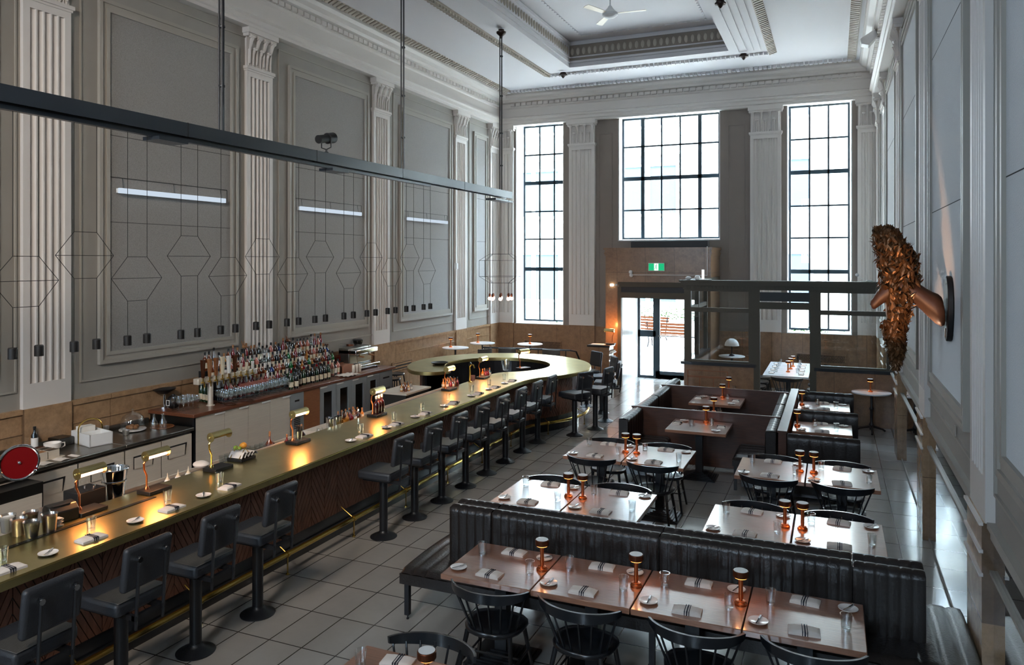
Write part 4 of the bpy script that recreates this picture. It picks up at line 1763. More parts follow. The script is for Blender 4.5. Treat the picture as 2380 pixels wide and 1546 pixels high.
b.cyl((0, .149, 0), (0, .155, 0), .064, n=20)
b.build('lens', 'warmlens', sp)

# ---------------------------------------------------------------- wire pendants
pend_y = [4.03, 4.25, 4.57, 4.79, 5.11, 5.34, 5.75, 5.97, 6.29, 6.52, 6.84, 7.06, 7.37, 7.6, 7.91, 8.14, 8.54, 8.76, 9.09, 9.31, 9.63, 9.86, 10.17, 10.39, 10.71, 10.93]


def wire_pendant(high):
    r = empty('wire_pendant', 'pendant', 'pendant light')
    top, mid, bot = (3.455, 3.245, 3.04) if high else (3.235, 3.03, 2.815)
    h, W = .11, .285
    t = .0028
    b = MB()
    for s in (-1, 1):
        b.cyl((0, s * h, 4.42), (0, s * h, top), t, n=5)
        b.cyl((0, s * h, top), (0, s * W, mid), t, n=5)
        b.cyl((0, s * W, mid), (0, s * h, bot), t, n=5)
        b.cyl((0, s * h, bot), (0, s * h, 2.49), t, n=5)
    b.cyl((0, -h, top), (0, h, top), t, n=5)
    b.cyl((0, -W, mid), (0, W, mid), t, n=5)
    b.cyl((0, -h, bot), (0, h, bot), t, n=5)
    b.build('wire_frame', 'black', r, smooth=False)
    for s in (-1, 1):
        MB().lathe([(.006, .095), (.03, .093), (.036, .085), (.036, .0), (.032, .0), (.030, .06), (.0001, .06)][::-1], 16, (0, s * h, 2.395)).build('lamp_cylinder', 'black', r, angle=30)
    return r


kh, kl = Kind(wire_pendant(True)), Kind(wire_pendant(False))
for i in range(13):
    y = (pend_y[2 * i] + pend_y[2 * i + 1]) / 2
    (kh if i % 2 else kl).place((BX, y, 0), 0, 'black hexagonal wire pendant with two cylinders over the bar, %s along the beam' % ordn[i], 'wire pendants over the bar')
r = empty('bulb_pendant', 'round wire pendant with glowing bulbs at the window end of the beam', 'pendant light', (BX + .02, 13.75, 0))
b = MB()
t = .003


def octo(rad, z):
    return [(rad * math.cos(R(22.5 + 45 * k)), rad * math.sin(R(22.5 + 45 * k)), z) for k in range(8)]


lv = [octo(.22, 3.33), octo(.43, 3.20), octo(.43, 2.88), octo(.22, 2.75)]
for ring in lv:
    for k in range(8):
        b.cyl(ring[k], ring[(k + 1) % 8], t, n=5)
for A_, B_ in zip(lv, lv[1:]):
    for k in range(0, 8):
        b.cyl(A_[k], B_[k], t, n=5)
for k in range(8):
    b.cyl((lv[0][k][0], lv[0][k][1], 4.4), lv[0][k], t * .8, n=5)
    b.cyl(lv[3][k], (lv[3][k][0], lv[3][k][1], 2.52), t * .8, n=5)
b.build('wire_frame', 'black', r, smooth=False)
for k in range(8):
    x, y, _ = lv[3][k]
    MB().lathe([(.022, .0), (.024, .05), (.012, .07)], 12, (x, y, 2.47)).build('bulb_holder', 'copperdark', r)
    MB().sphere((x, y, 2.44), .036, 12, 8).build('bulb', 'bulb', r)
light('bulb_glow', 'POINT', (BX, 13.75, 2.38), 3, (1, .6, .4), size=.15)

# linear wall lights on the felt panels
for i, (y0, y1) in enumerate(((7.30, 9.24), (11.08, 13.0), (14.84, 16.76))):
    o = empty('linear_wall_light', 'slim white tube light across the %s felt panel behind the bar' % ['first', 'second', 'third'][i], 'wall light', (XL + .05, (y0 + y1) / 2, 4.155), group='tube lights on the felt panels')
    L = (y1 - y0) / 2
    MB().box(.015, .055, -L, L, -.035, .035).build('diffuser', 'led', o, smooth=False)
    MB().box(-.02, .013, -L, L, -.03, .03).build('housing', 'white', o, smooth=False)
    b = MB()
    b.tube([(-.025, -L - .1, -.14), (-.025, -L - .1, .18), (-.025, L + .1, .18), (-.025, L + .1, .0)], .004, 5)
    for yy in (-L * .9, 0, L * .95):
        b.cyl((0, yy, .02), (-.02, yy, .18), .004, n=5)
    b.build('cord', 'black', o, smooth=False)

# ceiling fan at rest
f = empty('ceiling_fan', 'white ceiling fan hanging in the coffer', 'fan', (-3.98, 14.1, 0))
MB().cyl((0, 0, CZ1), (0, 0, 8.08), .014, n=10).lathe([(.06, 0), (.05, .05), (.02, .08)], 16, (0, 0, CZ1 - .08)).build('down_rod', 'white', f)
MB().lathe([(.02, -.10), (.10, -.08), (.15, -.04), (.15, .0), (.10, .04), (.05, .10), (.03, .14)], 24, (0, 0, 7.98)).build('motor_housing', 'white', f)
for k in range(3):
    b = MB()
    b.T = Matrix.Translation((0, 0, 7.97)) @ Matrix.Rotation(R(5 + 120 * k), 4, 'Z') @ Matrix.Rotation(R(10), 4, 'X')
    b.prism([(.12, -.02), (.2, -.055), (.68, -.075), (.70, 0), (.68, .06), (.2, .045), (.12, .02)], -.004, .004)
    b.build('blade', 'steel', f, smooth=False)
o = empty('wall_floodlight', 'white wedge-shaped floodlight high on the mirror-side wall by the cornice', 'floodlight', (XR - .12, 16.4, 7.62))
MB().cyl((0, 0, -.02), (-.14, 0, -.05), .03, n=10).build('arm', 'white', o)
b = MB()
b.prism([(-.16, .10), (-.42, -.06), (-.40, -.16), (-.26, -.20), (-.10, -.02)], -.14, .14, 'Y')
b.build('lamp_body', 'white', o, bevel=.015)

# ================================================================ back bar
BBX = -8.15
o = empty('back_bar', 'long wood-topped steel back bar cabinet against the felt-panelled wall', 'cabinet')
MB().box(XL + .05, BBX + .03, 7.80, 13.0, CT - .05, CT).build('worktop', 'woodtop', o, bevel=.006, seg=1)
MB().box(XL + .05, BBX - .03, 7.84, 12.96, 0, CT - .051).build('carcass', 'steeldark', o, smooth=False)
b = MB().box(BBX - .03, BBX, 7.83, 7.86, .05, CT - .055)
b.build('end_stile', 'blackpaint', o, smooth=False)


def cab_door(par, y0, y1, kind, z0=.12, z1=None):
    z1 = z1 or CT - .06
    if kind == 'wood':
        MB().box(BBX - .03, BBX + .002, y0, y1, z0, z1).build('wood_panel', 'woodpanel', par, smooth=False)
        return
    m = 'steel'
    b = MB()
    if kind == 'glass':
        b.yframe(y0 + .005, y1 - .005, z0, z1, .11, BBX - .03, BBX)
        d = b.build('door', 'whitesteel', par, smooth=False)
        MB().box(BBX - .028, BBX - .014, y0 + .1, y1 - .1, z0 + .1, z1 - .1).build('door_glass', 'darkglass', d, smooth=False)
    else:
        b.box(BBX - .03, BBX, y0 + .004, y1 - .004, z0, z1)
        d = b.build('door' if kind == 'door' else 'side_panel', m if kind == 'door' else 'whitesteel', par, smooth=False)
    if kind in ('door', 'glass', 'doorr'):
        yy = y1 - .1 if kind == 'door' else y0 + .1
        MB().box(BBX, BBX + .02, yy - .09, yy + .09, z1 - .024, z1 - .002).build('handle', 'white', d, smooth=False)
    if kind == 'side':
        MB().box(BBX, BBX + .004, y0 + .12, y1 - .12, z1 - .14, z1 - .11).build('badge', 'black', d, smooth=False)
        b = MB()
        for k in range(9):
            b.box(BBX, BBX + .003, y0 + .1, y1 - .1, z1 - .34 - k * .03, z1 - .325 - k * .03)
        b.build('louvre', 'steeldark', d, smooth=False)


M['whitesteel'] = mat('pale_steel', (190, 196, 198), .38, .85)
M['darkglass'] = mat('dark_cooler_glass', (22, 22, 20), .08, spec=.6)
for y0, y1, k in ((7.86, 8.40, 'door'), (8.40, 8.88, 'door'), (8.88, 9.36, 'door'), (9.36, 9.83, 'door'), (9.83, 10.18, 'side'), (10.18, 10.60, 'wood'),
                  (10.60, 11.07, 'glass'), (11.07, 11.54, 'glass'), (11.54, 12.02, 'glass'), (12.02, 12.46, 'glass'), (12.46, 12.92, 'side')):
    cab_door(o, y0, y1, k)

lc = empty('prep_counter', 'low stainless steel prep fridge counter between slicer and back bar', 'counter')
MB().box(XL + .05, -8.10, 3.2, 6.70, .86, .90).build('worktop', 'steeltop', lc, bevel=.005, seg=1)
MB().box(XL + .05, -8.10, 6.71, 7.79, .86, .90).build('worktop', 'steeltop', lc, bevel=.005, seg=1)
MB().box(XL + .05, -8.16, 3.2, 7.78, 0, .86).build('carcass', 'steeldark', lc, smooth=False)
MB().box(XL + .05, XL + .09, 3.2, 7.78, .90, .97).build('upstand', 'steeltop', lc, smooth=False)
for y0, y1 in ((3.3, 4.2), (4.22, 5.42), (5.45, 6.07), (6.10, 6.70), (6.73, 7.26), (7.28, 7.77)):
    d = MB().box(-8.16, -8.13, y0, y1, .12, .82).build('door', 'steel', lc, smooth=False)
    ym = (y0 + y1) / 2
    w = .16
    MB().prism([(ym - w, .72), (ym - w, .56), (ym + w - .03, .56), (ym + w, .72)], -8.132, -8.124, 'X').build('handle_recess', 'black', d, smooth=False)
    MB().prism([(ym - w + .01, .70), (ym - w + .01, .56), (ym + w - .045, .56), (ym + w - .035, .70)], -8.124, -8.118, 'X').build('handle', 'steel', d, smooth=False)

# ---------------------------------------------------------------- bottles
def liquid(name, c, rough=.08, alpha_mix=.55):
    """coloured bottle glass: dark tinted body with gloss"""
    return mat(name, c, rough, spec=.8, coat=.3)


BC = {'amber': (96, 44, 16), 'green': (18, 46, 24), 'dark': (16, 18, 18), 'clearish': (150, 150, 146), 'red': (110, 16, 20), 'gold': (170, 110, 40),
      'blue': (22, 48, 110), 'rose': (178, 110, 96), 'brown': (52, 26, 16), 'brightgreen': (20, 96, 48)}
for k, c in BC.items():
    M['b_' + k] = glass('clear_bottle', (.86, .88, .88), 1.5, .12) if k == 'clearish' else liquid(k + '_bottle', c)
M['label'] = mat('cream_label', (216, 204, 178), .7)
M['label2'] = mat('pale_label', (226, 224, 220), .7)
M['capblack'] = mat('black_cap', (14, 14, 14), .4)
M['cork'] = mat('cork', (150, 104, 66), .8)
SH = {'spirit': [(.036, 0), (.038, .01), (.038, .165), (.034, .185), (.016, .215), (.014, .27)],
      'square': [(.042, 0), (.043, .01), (.043, .15), (.034, .175), (.015, .19), (.014, .235)],
      'wine': [(.036, 0), (.038, .008), (.038, .18), (.030, .205), (.016, .235), (.0145, .30)],
      'tall': [(.031, 0), (.032, .01), (.033, .20), (.02, .235), (.013, .26), (.013, .32)],
      'squat': [(.048, 0), (.052, .02), (.05, .10), (.03, .14), (.016, .16), (.015, .21)]}


def bottle(shape, color, cap, lab=None, nm='liquor_bottle'):
    pr = SH[shape]
    n = 4 if False else 14
    o = MB().lathe(pr, n).build(nm, 'b_' + color, angle=50)
    tag(o, 'bottle', 'bottle')
    r, h = pr[-1]
    MB().lathe([(r + .003, h - .03), (r + .003, h + .012), (r, h + .016)], 10).build('cap', cap, o)
    if lab:
        zb = pr[1][1] + .03
        rr = pr[1][0] + .0012
        MB().lathe([(rr, zb), (rr, zb + .085)], n, cap=False).build('paper_label', lab, o)
    return o


kinds = []
for sh, c, cp, lb, ds in (('spirit', 'amber', 'capblack', 'label', 'amber spirit bottle'), ('square', 'clearish', 'capblack', 'label2', 'clear spirit bottle'),
                          ('tall', 'red', 'cork', 'label', 'slim red liqueur bottle'), ('spirit', 'brown', 'cork', 'label2', 'dark brown bottle'),
                          ('squat', 'gold', 'cork', None, 'squat golden bottle'), ('tall', 'clearish', 'capblack', 'label2', 'tall clear bottle'),
                          ('spirit', 'rose', 'capblack', 'label', 'pale pink bottle'), ('wine', 'dark', 'capblack', 'label', 'black-glass wine bottle'),
                          ('spirit', 'brightgreen', 'capblack', 'label', 'bright green bottle'), ('square', 'blue', 'capblack', 'label2', 'blue bottle'),
                          ('wine', 'green', 'red', 'label', 'dark green wine bottle')):
    kinds.append((Kind(bottle(sh, c, cp, lb)), ds))
# stepped riser for the spirits
tier = [(-8.50, CT + .012, 'bottom'), (-8.64, CT + .15, 'second'), (-8.78, CT + .29, 'third'), (-8.92, CT + .43, 'top')]
rs = empty('bottle_riser', 'stepped black riser carrying the spirit bottles on the back bar', 'riser')
for i, (x, z, nm_) in enumerate(tier):
    MB().box(x - .065 if i < 3 else XL + .06, x + .065, 8.72 - .0, 11.72, CT if i else CT, z - .001).build('step', 'blackpaint', rs, smooth=False)
rnd = random.Random(11)
weights = [0, 0, 0, 1, 1, 2, 3, 3, 4, 5, 5, 6, 6, 7, 8, 9]
cnt = {}
placen = ['the tap tower', 'the carved bottle stoppers', 'the middle of the riser', 'the coffee machine']
bl_count = 0
for ti, (x, z, nm_) in enumerate(tier):
    y = 8.78
    k = 0
    while y < 11.66:
        kk, ds = kinds[rnd.choice(weights)]
        if ti == 0 and y < 10.0:
            kk, ds = kinds[rnd.choice([0, 6, 6, 3, 2])]
        kk.place((x + rnd.uniform(-.012, .012), y, z), rnd.uniform(0, 6), ds + ' on the %s step of the riser, %s from the tap tower' % (nm_, ['1st', '2nd', '3rd'][k] if k < 3 else '%dth' % (k + 1)), 'spirit bottles on the riser')
        k += 1
        y += rnd.uniform(.092, .104)
# fix copies that share words: spell the order out
NUMW = 'first second third fourth fifth sixth seventh eighth ninth tenth eleventh twelfth thirteenth fourteenth fifteenth sixteenth seventeenth eighteenth nineteenth twentieth'.split()


def ordw(k):
    if k < 20:
        return NUMW[k]
    tens = {2: 'twenty', 3: 'thirty', 4: 'forty', 5: 'fifty', 6: 'sixty', 7: 'seventy', 8: 'eighty'}
    t_, u = divmod(k + 1, 10)
    return (tens[t_][:-1] + 'ieth') if u == 0 else tens[t_] + '-' + NUMW[u - 1]


import re as _re
for o in bpy.data.objects:
    l = o.get('label')
    if l:
        m_ = _re.search(r'(\d+)(st|nd|rd|th)', l)
        if m_:
            o['label'] = l.replace(m_.group(0), ordw(int(m_.group(1)) - 1))

# wine bottles standing at the front edge
wk, wk2 = kinds[7][0], kinds[10][0]
i = 0
for row, (x, ya, n) in enumerate(((-8.24, 9.98, 2), (-8.34, 10.18, 9), (-8.42, 10.16, 10))):
    for k in range(n):
        y = ya + k * .115
        (wk if (k + row) % 3 else wk2).place((x + rnd.uniform(-.01, .01), y, CT), rnd.uniform(0, 6),
                                             'dark wine bottle at the front of the back bar, %s row, %s from the glasses' % (['front', 'middle', 'back'][row], NUMW[k]), 'wine bottles on the back bar')
# tall bottles on the worktop at the tap side
for k in range(3):
    kinds[10][0].place((-8.80 + .09 * k, 8.60 - .02 * k, CT), 0, 'green wine bottle beside the tap tower, %s from the wall' % NUMW[k], 'wine bottles by the tap tower')

# stem glasses
wg = tag(MB().lathe([(.034, 0), (.034, .002), (.004, .006), (.003, .075), (.02, .088), (.038, .115), (.040, .14), (.030, .19), (.029, .19), (.038, .14), (.036, .116), (.001, .09)], 14).build('wine_glass', 'glass', angle=60), 'glass', 'wine glass')
wgk = Kind(wg)
for rrow in range(5):
    for k in range(15):
        y = 8.55 + k * .098 + rrow * .02
        wgk.place((-8.26 - rrow * .062, y, CT), 0, 'stem glass on the back bar before the bottles, %s row, %s from the tap' % (NUMW[rrow], NUMW[k]), 'stem glasses on the back bar')
for rrow in range(3):
    for k in range(4):
        wgk.place((-8.46 - rrow * .09, 7.94 + k * .085, CT), 0, 'stem glass at the camera end of the back bar, %s row, %s along' % (NUMW[rrow], NUMW[k]), 'stem glasses at the camera end')
# beer tap tower
tt = empty('beer_tap_tower', 'steel T-shaped beer tap tower with wooden handles on the back bar', 'beer tap', (-8.42, 8.40, CT))
MB().lathe([(.06, 0), (.06, .01), (.04, .015), (.04, .34)], 20).build('column', 'steel', tt)
MB().box(-.05, .05, -.28, .92, .34, .43).build('cross_bar', 'steel', tt, bevel=.01)
for k in range(9):
    y = -.22 + k * .125
    b = MB()
    b.cyl((.05, y, .37), (.10, y, .37), .012, n=10)
    b.cyl((.10, y, .385), (.105, y, .30), .011, .008, n=10)
    b.cyl((.08, y, .38), (.08, y, .44), .009, n=8)
    f_ = b.build('faucet', 'brassrail', tt)
    mm = ['copperdark', 'cork', 'woodpanel', 'label', 'white', 'copperdark', 'steel', 'label', 'white'][k]
    if k < 6:
        MB().taper(.065, .095, y - .016, y + .016, .44, .055, .10, y - .03, y + .03, .70).build('tap_handle', mm, tt, smooth=False)
    else:
        MB().taper(.07, .09, y - .012, y + .012, .44, .065, .095, y - .018, y + .018, .56).build('tap_handle', mm, tt, smooth=False)
# pink wire rack of small bottles behind the tap
o = empty('bottle_crate', 'pale pink tray of small bottles under the riser beside the taps', 'tray', (-8.44, 9.28, CT + .16))
MB().box(-.05, .05, -.32, .32, 0, .012).box(.045, .05, -.32, .32, 0, .07).build('tray', 'b_rose', o, smooth=False)
# scale / funnel, round black clock plaque, plates on the back bar
o = empty('fruit_press', 'black wide-topped press standing at the camera end of the back bar', 'press', (-8.92, 8.02, CT))
MB().lathe([(.06, 0), (.06, .015), (.02, .03), (.018, .18), (.04, .20)], 20).build('stand', 'chrome', o)
MB().lathe([(.05, .20), (.155, .265), (.16, .275), (.02, .29)], 28).build('wide_tray', 'black', o)
o = empty('black_jug', 'round black jug with a square pale emblem beside the stem glasses', 'jug', (-8.72, 8.00, CT))
MB().sphere((0, 0, .10), .095, 20, 12, (1, 1, 1.05)).lathe([(.03, .18), (.02, .21)], 14).build('body', 'black', o)
MB().rframe(-.03, .03, .06, .14, .006, -.10, -.094).build('emblem', 'label2', o, smooth=False)
for k, (y, r_) in enumerate(((8.55, .09), (8.88, .11))):
    o = empty('round_tray', 'dark round tray on the back bar before the stem glasses, %s' % ('by the tap column' if k == 0 else 'further from the tap'), 'tray', (-8.19, y, CT))
    MB().lathe([(r_ * .8, 0), (r_, .012), (r_, .018), (r_ * .8, .008), (.001, .008)], 24).build('dish', 'copperdark', o)

# two animal-headed bottles
for k, y in enumerate((9.62, 10.68)):
    o = empty('figural_bottle', 'black bottle topped with a golden %s on the top riser step' % ('hare head' if k == 0 else 'duck head'), 'bottle', (-8.93, y, CT + .445))
    MB().lathe([(.034, 0), (.036, .01), (.034, .12), (.026, .18), (.024, .23)], 16).build('body', 'black', o)
    b = MB()
    b.sphere((.01, .01, .265), .034, 12, 8, (1, 1.3, .9))
    b.cyl((.01, .03, .26), (.015, .085, .25), .022, .012, n=8)
    if k == 0:
        b.cyl((0, -.005, .285), (-.02, -.03, .37), .010, .004, n=6)
        b.cyl((.02, -.005, .285), (.03, -.02, .365), .010, .004, n=6)
    else:
        b.cyl((.01, 0, .29), (.0, -.01, .35), .012, .006, n=6)
    b.build('head', 'copperdark' if k else 'cork', o)

# espresso machine, grinder, cups, clipboard, boxes
em = empty('espresso_machine', 'chrome espresso machine at the window end of the back bar', 'coffee machine', (-8.62, 12.50, CT))
MB().box(-.24, .22, -.36, .36, .03, .10).build('drip_tray', 'chrome', em, bevel=.01)
MB().box(-.26, .0, -.38, .38, .10, .42).build('body', 'steeltop', em, bevel=.02)
MB().box(-.26, .16, -.38, .38, .30, .40).build('group_head_housing', 'chrome', em, bevel=.02)
b = MB()
for y in (-.3, .3):
    for x in (-.2, .18):
        b.cyl((x, y, 0), (x, y, .04), .018, n=10)
b.build('foot', 'black', em)
for y in (-.18, .16):
    g_ = MB().cyl((.07, y, .30), (.07, y, .25), .035, n=16).build('group_head', 'chrome', em)
    MB().cyl((.07, y, .26), (.22, y - .02, .25), .014, n=10).build('portafilter_handle', 'cork', g_)
MB().tube([(.1, -.36, .32), (.16, -.36, .3), (.17, -.36, .14)], .006, 6).build('steam_wand', 'chrome', em)
MB().rframe(-.36, .36, 0, .06, .008, -.1, -.09).build('cup_rail', 'chrome', em, loc=(-.1, 0, .42))
gr = empty('coffee_grinder', 'dark coffee grinder with flared hopper behind the espresso machine', 'grinder', (-8.93, 12.85, CT))
MB().box(-.09, .09, -.09, .09, 0, .30).build('body', 'steeldark', gr, bevel=.015)
MB().lathe([(.05, .30), (.055, .36), (.095, .46), (.10, .50)], 20).build('hopper', 'darkglass', gr)
MB().lathe([(.102, .50), (.105, .515), (.09, .525)], 20).build('lid', 'black', gr)
gr2 = empty('coffee_grinder', 'second shorter dark grinder beside the flared one', 'grinder', (-8.93, 12.58, CT))
MB().box(-.08, .08, -.08, .08, 0, .34).build('body', 'black', gr2, bevel=.015)
MB().lathe([(.06, .34), (.075, .44), (.07, .455)], 18).build('hopper', 'copperdark', gr2)
o = empty('bitters_rack', 'dark rack of small amber vials beside the espresso machine', 'rack', (-8.84, 12.02, CT))
MB().box(-.09, .09, -.18, .10, .0, .16).build('lower_box', 'cardboard', o, smooth=False)
MB().box(-.09, .09, -.18, .10, .165, .18).build('shelf', 'blackpaint', o, smooth=False)
for k in range(7):
    MB().lathe([(.012, .18), (.013, .25), (.007, .27), (.007, .30)], 8, (.02, -.155 + k * .038, 0)).build('vial', 'b_amber' if k % 2 else 'b_red', o)
o = tag(MB().box(-.12, .12, -.16, .16, 0, .14).build('cardboard_box', 'cardboard', loc=(-8.62, 11.93, CT)), 'open cardboard box between wine bottles and espresso machine', 'box')
o = empty('clipboard', 'clipboard with white sheet leaning by the wall behind the bottles', 'clipboard', (-8.98, 11.83, CT + .20), R(70))
b = MB(); b.T = Matrix.Rotation(R(-8), 4, 'X'); b.box(-.11, .11, 0, .006, 0, .32); b.build('board', 'copperdark', o, smooth=False)
b = MB(); b.T = Matrix.Rotation(R(-8), 4, 'X'); b.box(-.10, .10, -.003, -.001, .01, .29); b.build('sheet', 'paper', o, smooth=False)
b = MB(); b.T = Matrix.Rotation(R(-8), 4, 'X'); b.box(-.04, .04, -.012, 0, .29, .33); b.build('clip', 'black', o, smooth=False)
b = MB().box(-.14, .14, -.08, .08, 0, .20)
tag(b.build('wall_shelf_box', 'blackpaint', loc=(-8.93, 11.83, CT)), 'black box under the clipboard by the wall', 'box')
for k in range(3):
    o = MB().lathe([(.028, 0), (.030, .004), (.030, .15), (.027, .155)], 16).build('steel_canister', 'steel', loc=(-8.34, 11.86 + k * .10, CT))
    tag(o, 'slim steel canister beside the espresso machine, %s from the bottles' % NUMW[k], 'canister', 'steel canisters')
o = MB()
o.grid(lambda u, v: (-8.40 + .30 * u, 11.35 + .42 * v, CT + .012 + .018 * abs(math.sin(u * 9 + 2 * math.sin(v * 8)))), 14, 18)
tag(o.build('bar_cloth', 'linen'), 'crumpled grey cloth on the back bar before the cardboard box', 'cloth')

# ---------------------------------------------------------------- prep counter items
o = empty('caddy', 'white wooden caddy with a tall brass hoop handle on the prep counter', 'caddy', (-8.60, 6.62, .902), R(-12))
b = MB()
b.box(-.24, .24, -.14, -.13, 0, .15).box(-.24, .24, .13, .14, 0, .15).box(-.24, -.23, -.14, .14, 0, .15).box(.23, .24, -.14, .14, 0, .15).box(-.24, .24, -.14, .14, 0, .01).box(-.05, -.04, -.13, .13, .01, .14)
b.build('box', 'white', o, smooth=False)
MB().tube([(-.04, -.145, .0), (-.04, -.145, .18)] + [(-.04, -.145 * math.cos(PI * k / 10), .18 + .12 * math.sin(PI * k / 10)) for k in range(1, 10)] + [(-.04, .145, .18), (-.04, .145, 0)], .009, 8).build('hoop_handle', 'brassrail', o)
MB().box(-.20, -.08, -.1, .08, .02, .20).build('paper_stack', 'paper', o, smooth=False)
o = empty('cake_dome', 'glass cake dome over pastries on the prep counter', 'cake dome', (-8.72, 7.32, .90))
MB().lathe([(.13, 0), (.17, .015), (.17, .025), (.001, .02)], 28).build('stand', 'marbletop', o)
MB().lathe([(.145, .027), (.15, .12), (.13, .19), (.08, .235), (.02, .25), (.015, .26), (.022, .285), (.001, .30)], 28, cap=False).build('dome', 'glass', o, angle=60)
b = MB()
for k in range(5):
    b.sphere((.05 * math.cos(k * 1.3), .05 * math.sin(k * 1.3), .05), .034, 8, 6, (1.2, 1, .8))
b.build('pastry', 'cork', o)
for k, (x, y) in enumerate(((-8.42, 7.40), (-8.33, 7.47))):
    o = tag(MB().lathe([(.045, 0), (.048, .01), (.048, .12), (.02, .17), (.018, .22), (.022, .23)], 18, cap=False).build('carafe', 'glass', loc=(x, y, .90), angle=60), 'clear glass carafe near the corner of the back bar, %s one' % ('camera-side' if k == 0 else 'window-side'), 'carafe', 'carafes')
o = empty('serving_platter', 'brown round wooden platter at the back bar end of the prep counter', 'platter', (-8.50, 7.62, .90))
MB().lathe([(.14, 0), (.15, .012), (.14, .02), (.001, .016)], 28).build('board', 'woodpanel', o)
for k, (x, y, h) in enumerate(((-8.86, 7.02, .11), (-8.56, 7.08, .07))):
    o = tag(MB().lathe([(.035, 0), (.045, h), (.043, h), (.033, .006), (.001, .005)], 18).build('plastic_tub', 'frost', loc=(x, y, .90)), '%s clear plastic tub beside the cake dome' % ('taller' if k == 0 else 'shorter'), 'tub')
o = empty('oil_bottle', 'dark oil bottle with pale label on the prep counter by the marble', 'bottle', (-8.92, 6.10, .90))
MB().lathe([(.036, 0), (.038, .01), (.038, .18), (.016, .22), (.014, .27)], 16).build('glass_body', 'b_dark', o, angle=50)
MB().lathe([(.017, .255), (.017, .285)], 12).build('cap', 'capblack', o)
MB().lathe([(.0395, .04), (.0395, .15)], 16, cap=False).build('paper_label', 'label2', o)
o = empty('teacup', 'large white cup with handle on the prep counter rail', 'cup', (-8.60, 6.10, .90))
MB().lathe([(.05, 0), (.05, .02), (.09, .06), (.095, .12), (.09, .12), (.08, .05), (.001, .02)], 24).build('bowl', 'china', o)
MB().tube([(.03, .085, .10), (.04, .125, .10), (.04, .13, .06), (.03, .085, .04)], .008, 8).build('handle', 'china', o)
# insert pans
ri = empty('topping_rail', 'steel rail of small insert pans on the prep counter', 'rail of pans', (-8.38, 5.74, .902))
MB().box(-.28, .08, -.34, .30, 0, .012).build('plate', 'steel', ri, smooth=False)
for k in range(4):
    for j in range(3):
        b = MB()
        x, y = .02 - j * .115, -.26 + k * .145
        b.box(x - .05, x + .05, y - .065, y + .065, .012, .10)
        b.mi = 1
        b.box(x - .043, x + .043, y - .058, y + .058, .0995, .104)
        b.build('insert_pan', ['steel', ['leaf', 'copperdark', 'label', 'steeldark'][(k + j) % 4] if False else ['steeldark', 'copperdark', 'cork', 'blackpaint'][(k + j) % 4]], ri, smooth=False)
b = MB()
b.grid(lambda u, v: (-8.30 + .16 * u, 5.50 + .62 * v, .903 + .006 * math.sin(v * 20)), 6, 20)
tag(b.build('towel', 'linen'), 'white towel laid along the edge of the prep counter', 'towel')
o = tag(MB().lathe([(.038, 0), (.048, .085), (.046, .085), (.036, .006), (.001, .005)], 18).build('herb_tub', 'frost', loc=(-8.22, 5.42, .904)), 'small clear tub of green herbs by the slicer wheel', 'tub')
MB().lathe([(.034, .006), (.042, .055), (.001, .06)], 14).build('herbs', 'b_brightgreen', o)
b = MB().box(-.12, .12, -.10, .10, 0, .10)
tag(b.build('napkin_box', 'steeldark', loc=(-8.88, 6.40, .90), bevel=.01), 'dark grey box against the marble behind the cup', 'box')
# meat slicer
ms = empty('meat_slicer', 'red enamel meat slicer with a large handwheel at the camera end of the prep counter', 'slicer', (-8.3, 5.0, .901))
MB().box(-.55, -.05, -.50, .12, 0, .10).build('base', 'red', ms, bevel=.02)
MB().box(-.50, -.10, -.42, .08, .10, .24).build('body', 'red', ms, bevel=.04)
MB().box(-.55, .0, -.60, .10, .24, .27).build('carriage', 'steel', ms, bevel=.005)
b = MB()
b.T = Matrix.Translation((.36, .26, .16)) @ Matrix.Rotation(R(-24), 4, 'Z')
b.cyl((-.015, 0, 0), (.015, 0, 0), .175, n=36)
b.build('wheel', 'red', ms)
b = MB()
b.T = Matrix.Translation((.36, .26, .16)) @ Matrix.Rotation(R(-24), 4, 'Z')
b.tube([(.018, .18 * math.cos(2 * PI * k / 36), .18 * math.sin(2 * PI * k / 36)) for k in range(36)], .014, 8, closed=True)
b.sphere((.022, 0, 0), .018, 10, 8)
b.cyl((0, .14, -.08), (.12, .15, -.08), .012, n=8)
b.build('wheel_rim', 'chrome', ms)
MB().cyl((-.1, .1, .15), (.36, .26, .16), .02, n=10).build('axle', 'steeldark', ms)
stn = empty('slicer_stand', 'dark stand under the slicer handwheel behind the bar', 'stand', (-7.95, 5.2, 0))
MB().box(-.15, .12, -.30, .25, 0, .82).build('cabinet', 'steeldark', stn, smooth=False)
MB().box(.12, .13, -.28, .23, .1, .7).build('door', 'steel', stn, smooth=False)

# ---------------------------------------------------------------- under-bar station and its items
us = empty('under_bar_station', 'stainless steel under-bar station running behind the brass counter', 'station')
MB().box(-6.45, -5.93, 4.2, 12.2, .86, .90).build('deck', 'steeltop', us, smooth=False)
MB().box(-6.42, -5.95, 4.25, 12.15, .0, .86).build('cabinet', 'steeldark', us, smooth=False)
MB().box(-6.45, -6.43, 4.2, 12.2, .90, .93).build('lip', 'steel', us, smooth=False)
SZ9 = .90
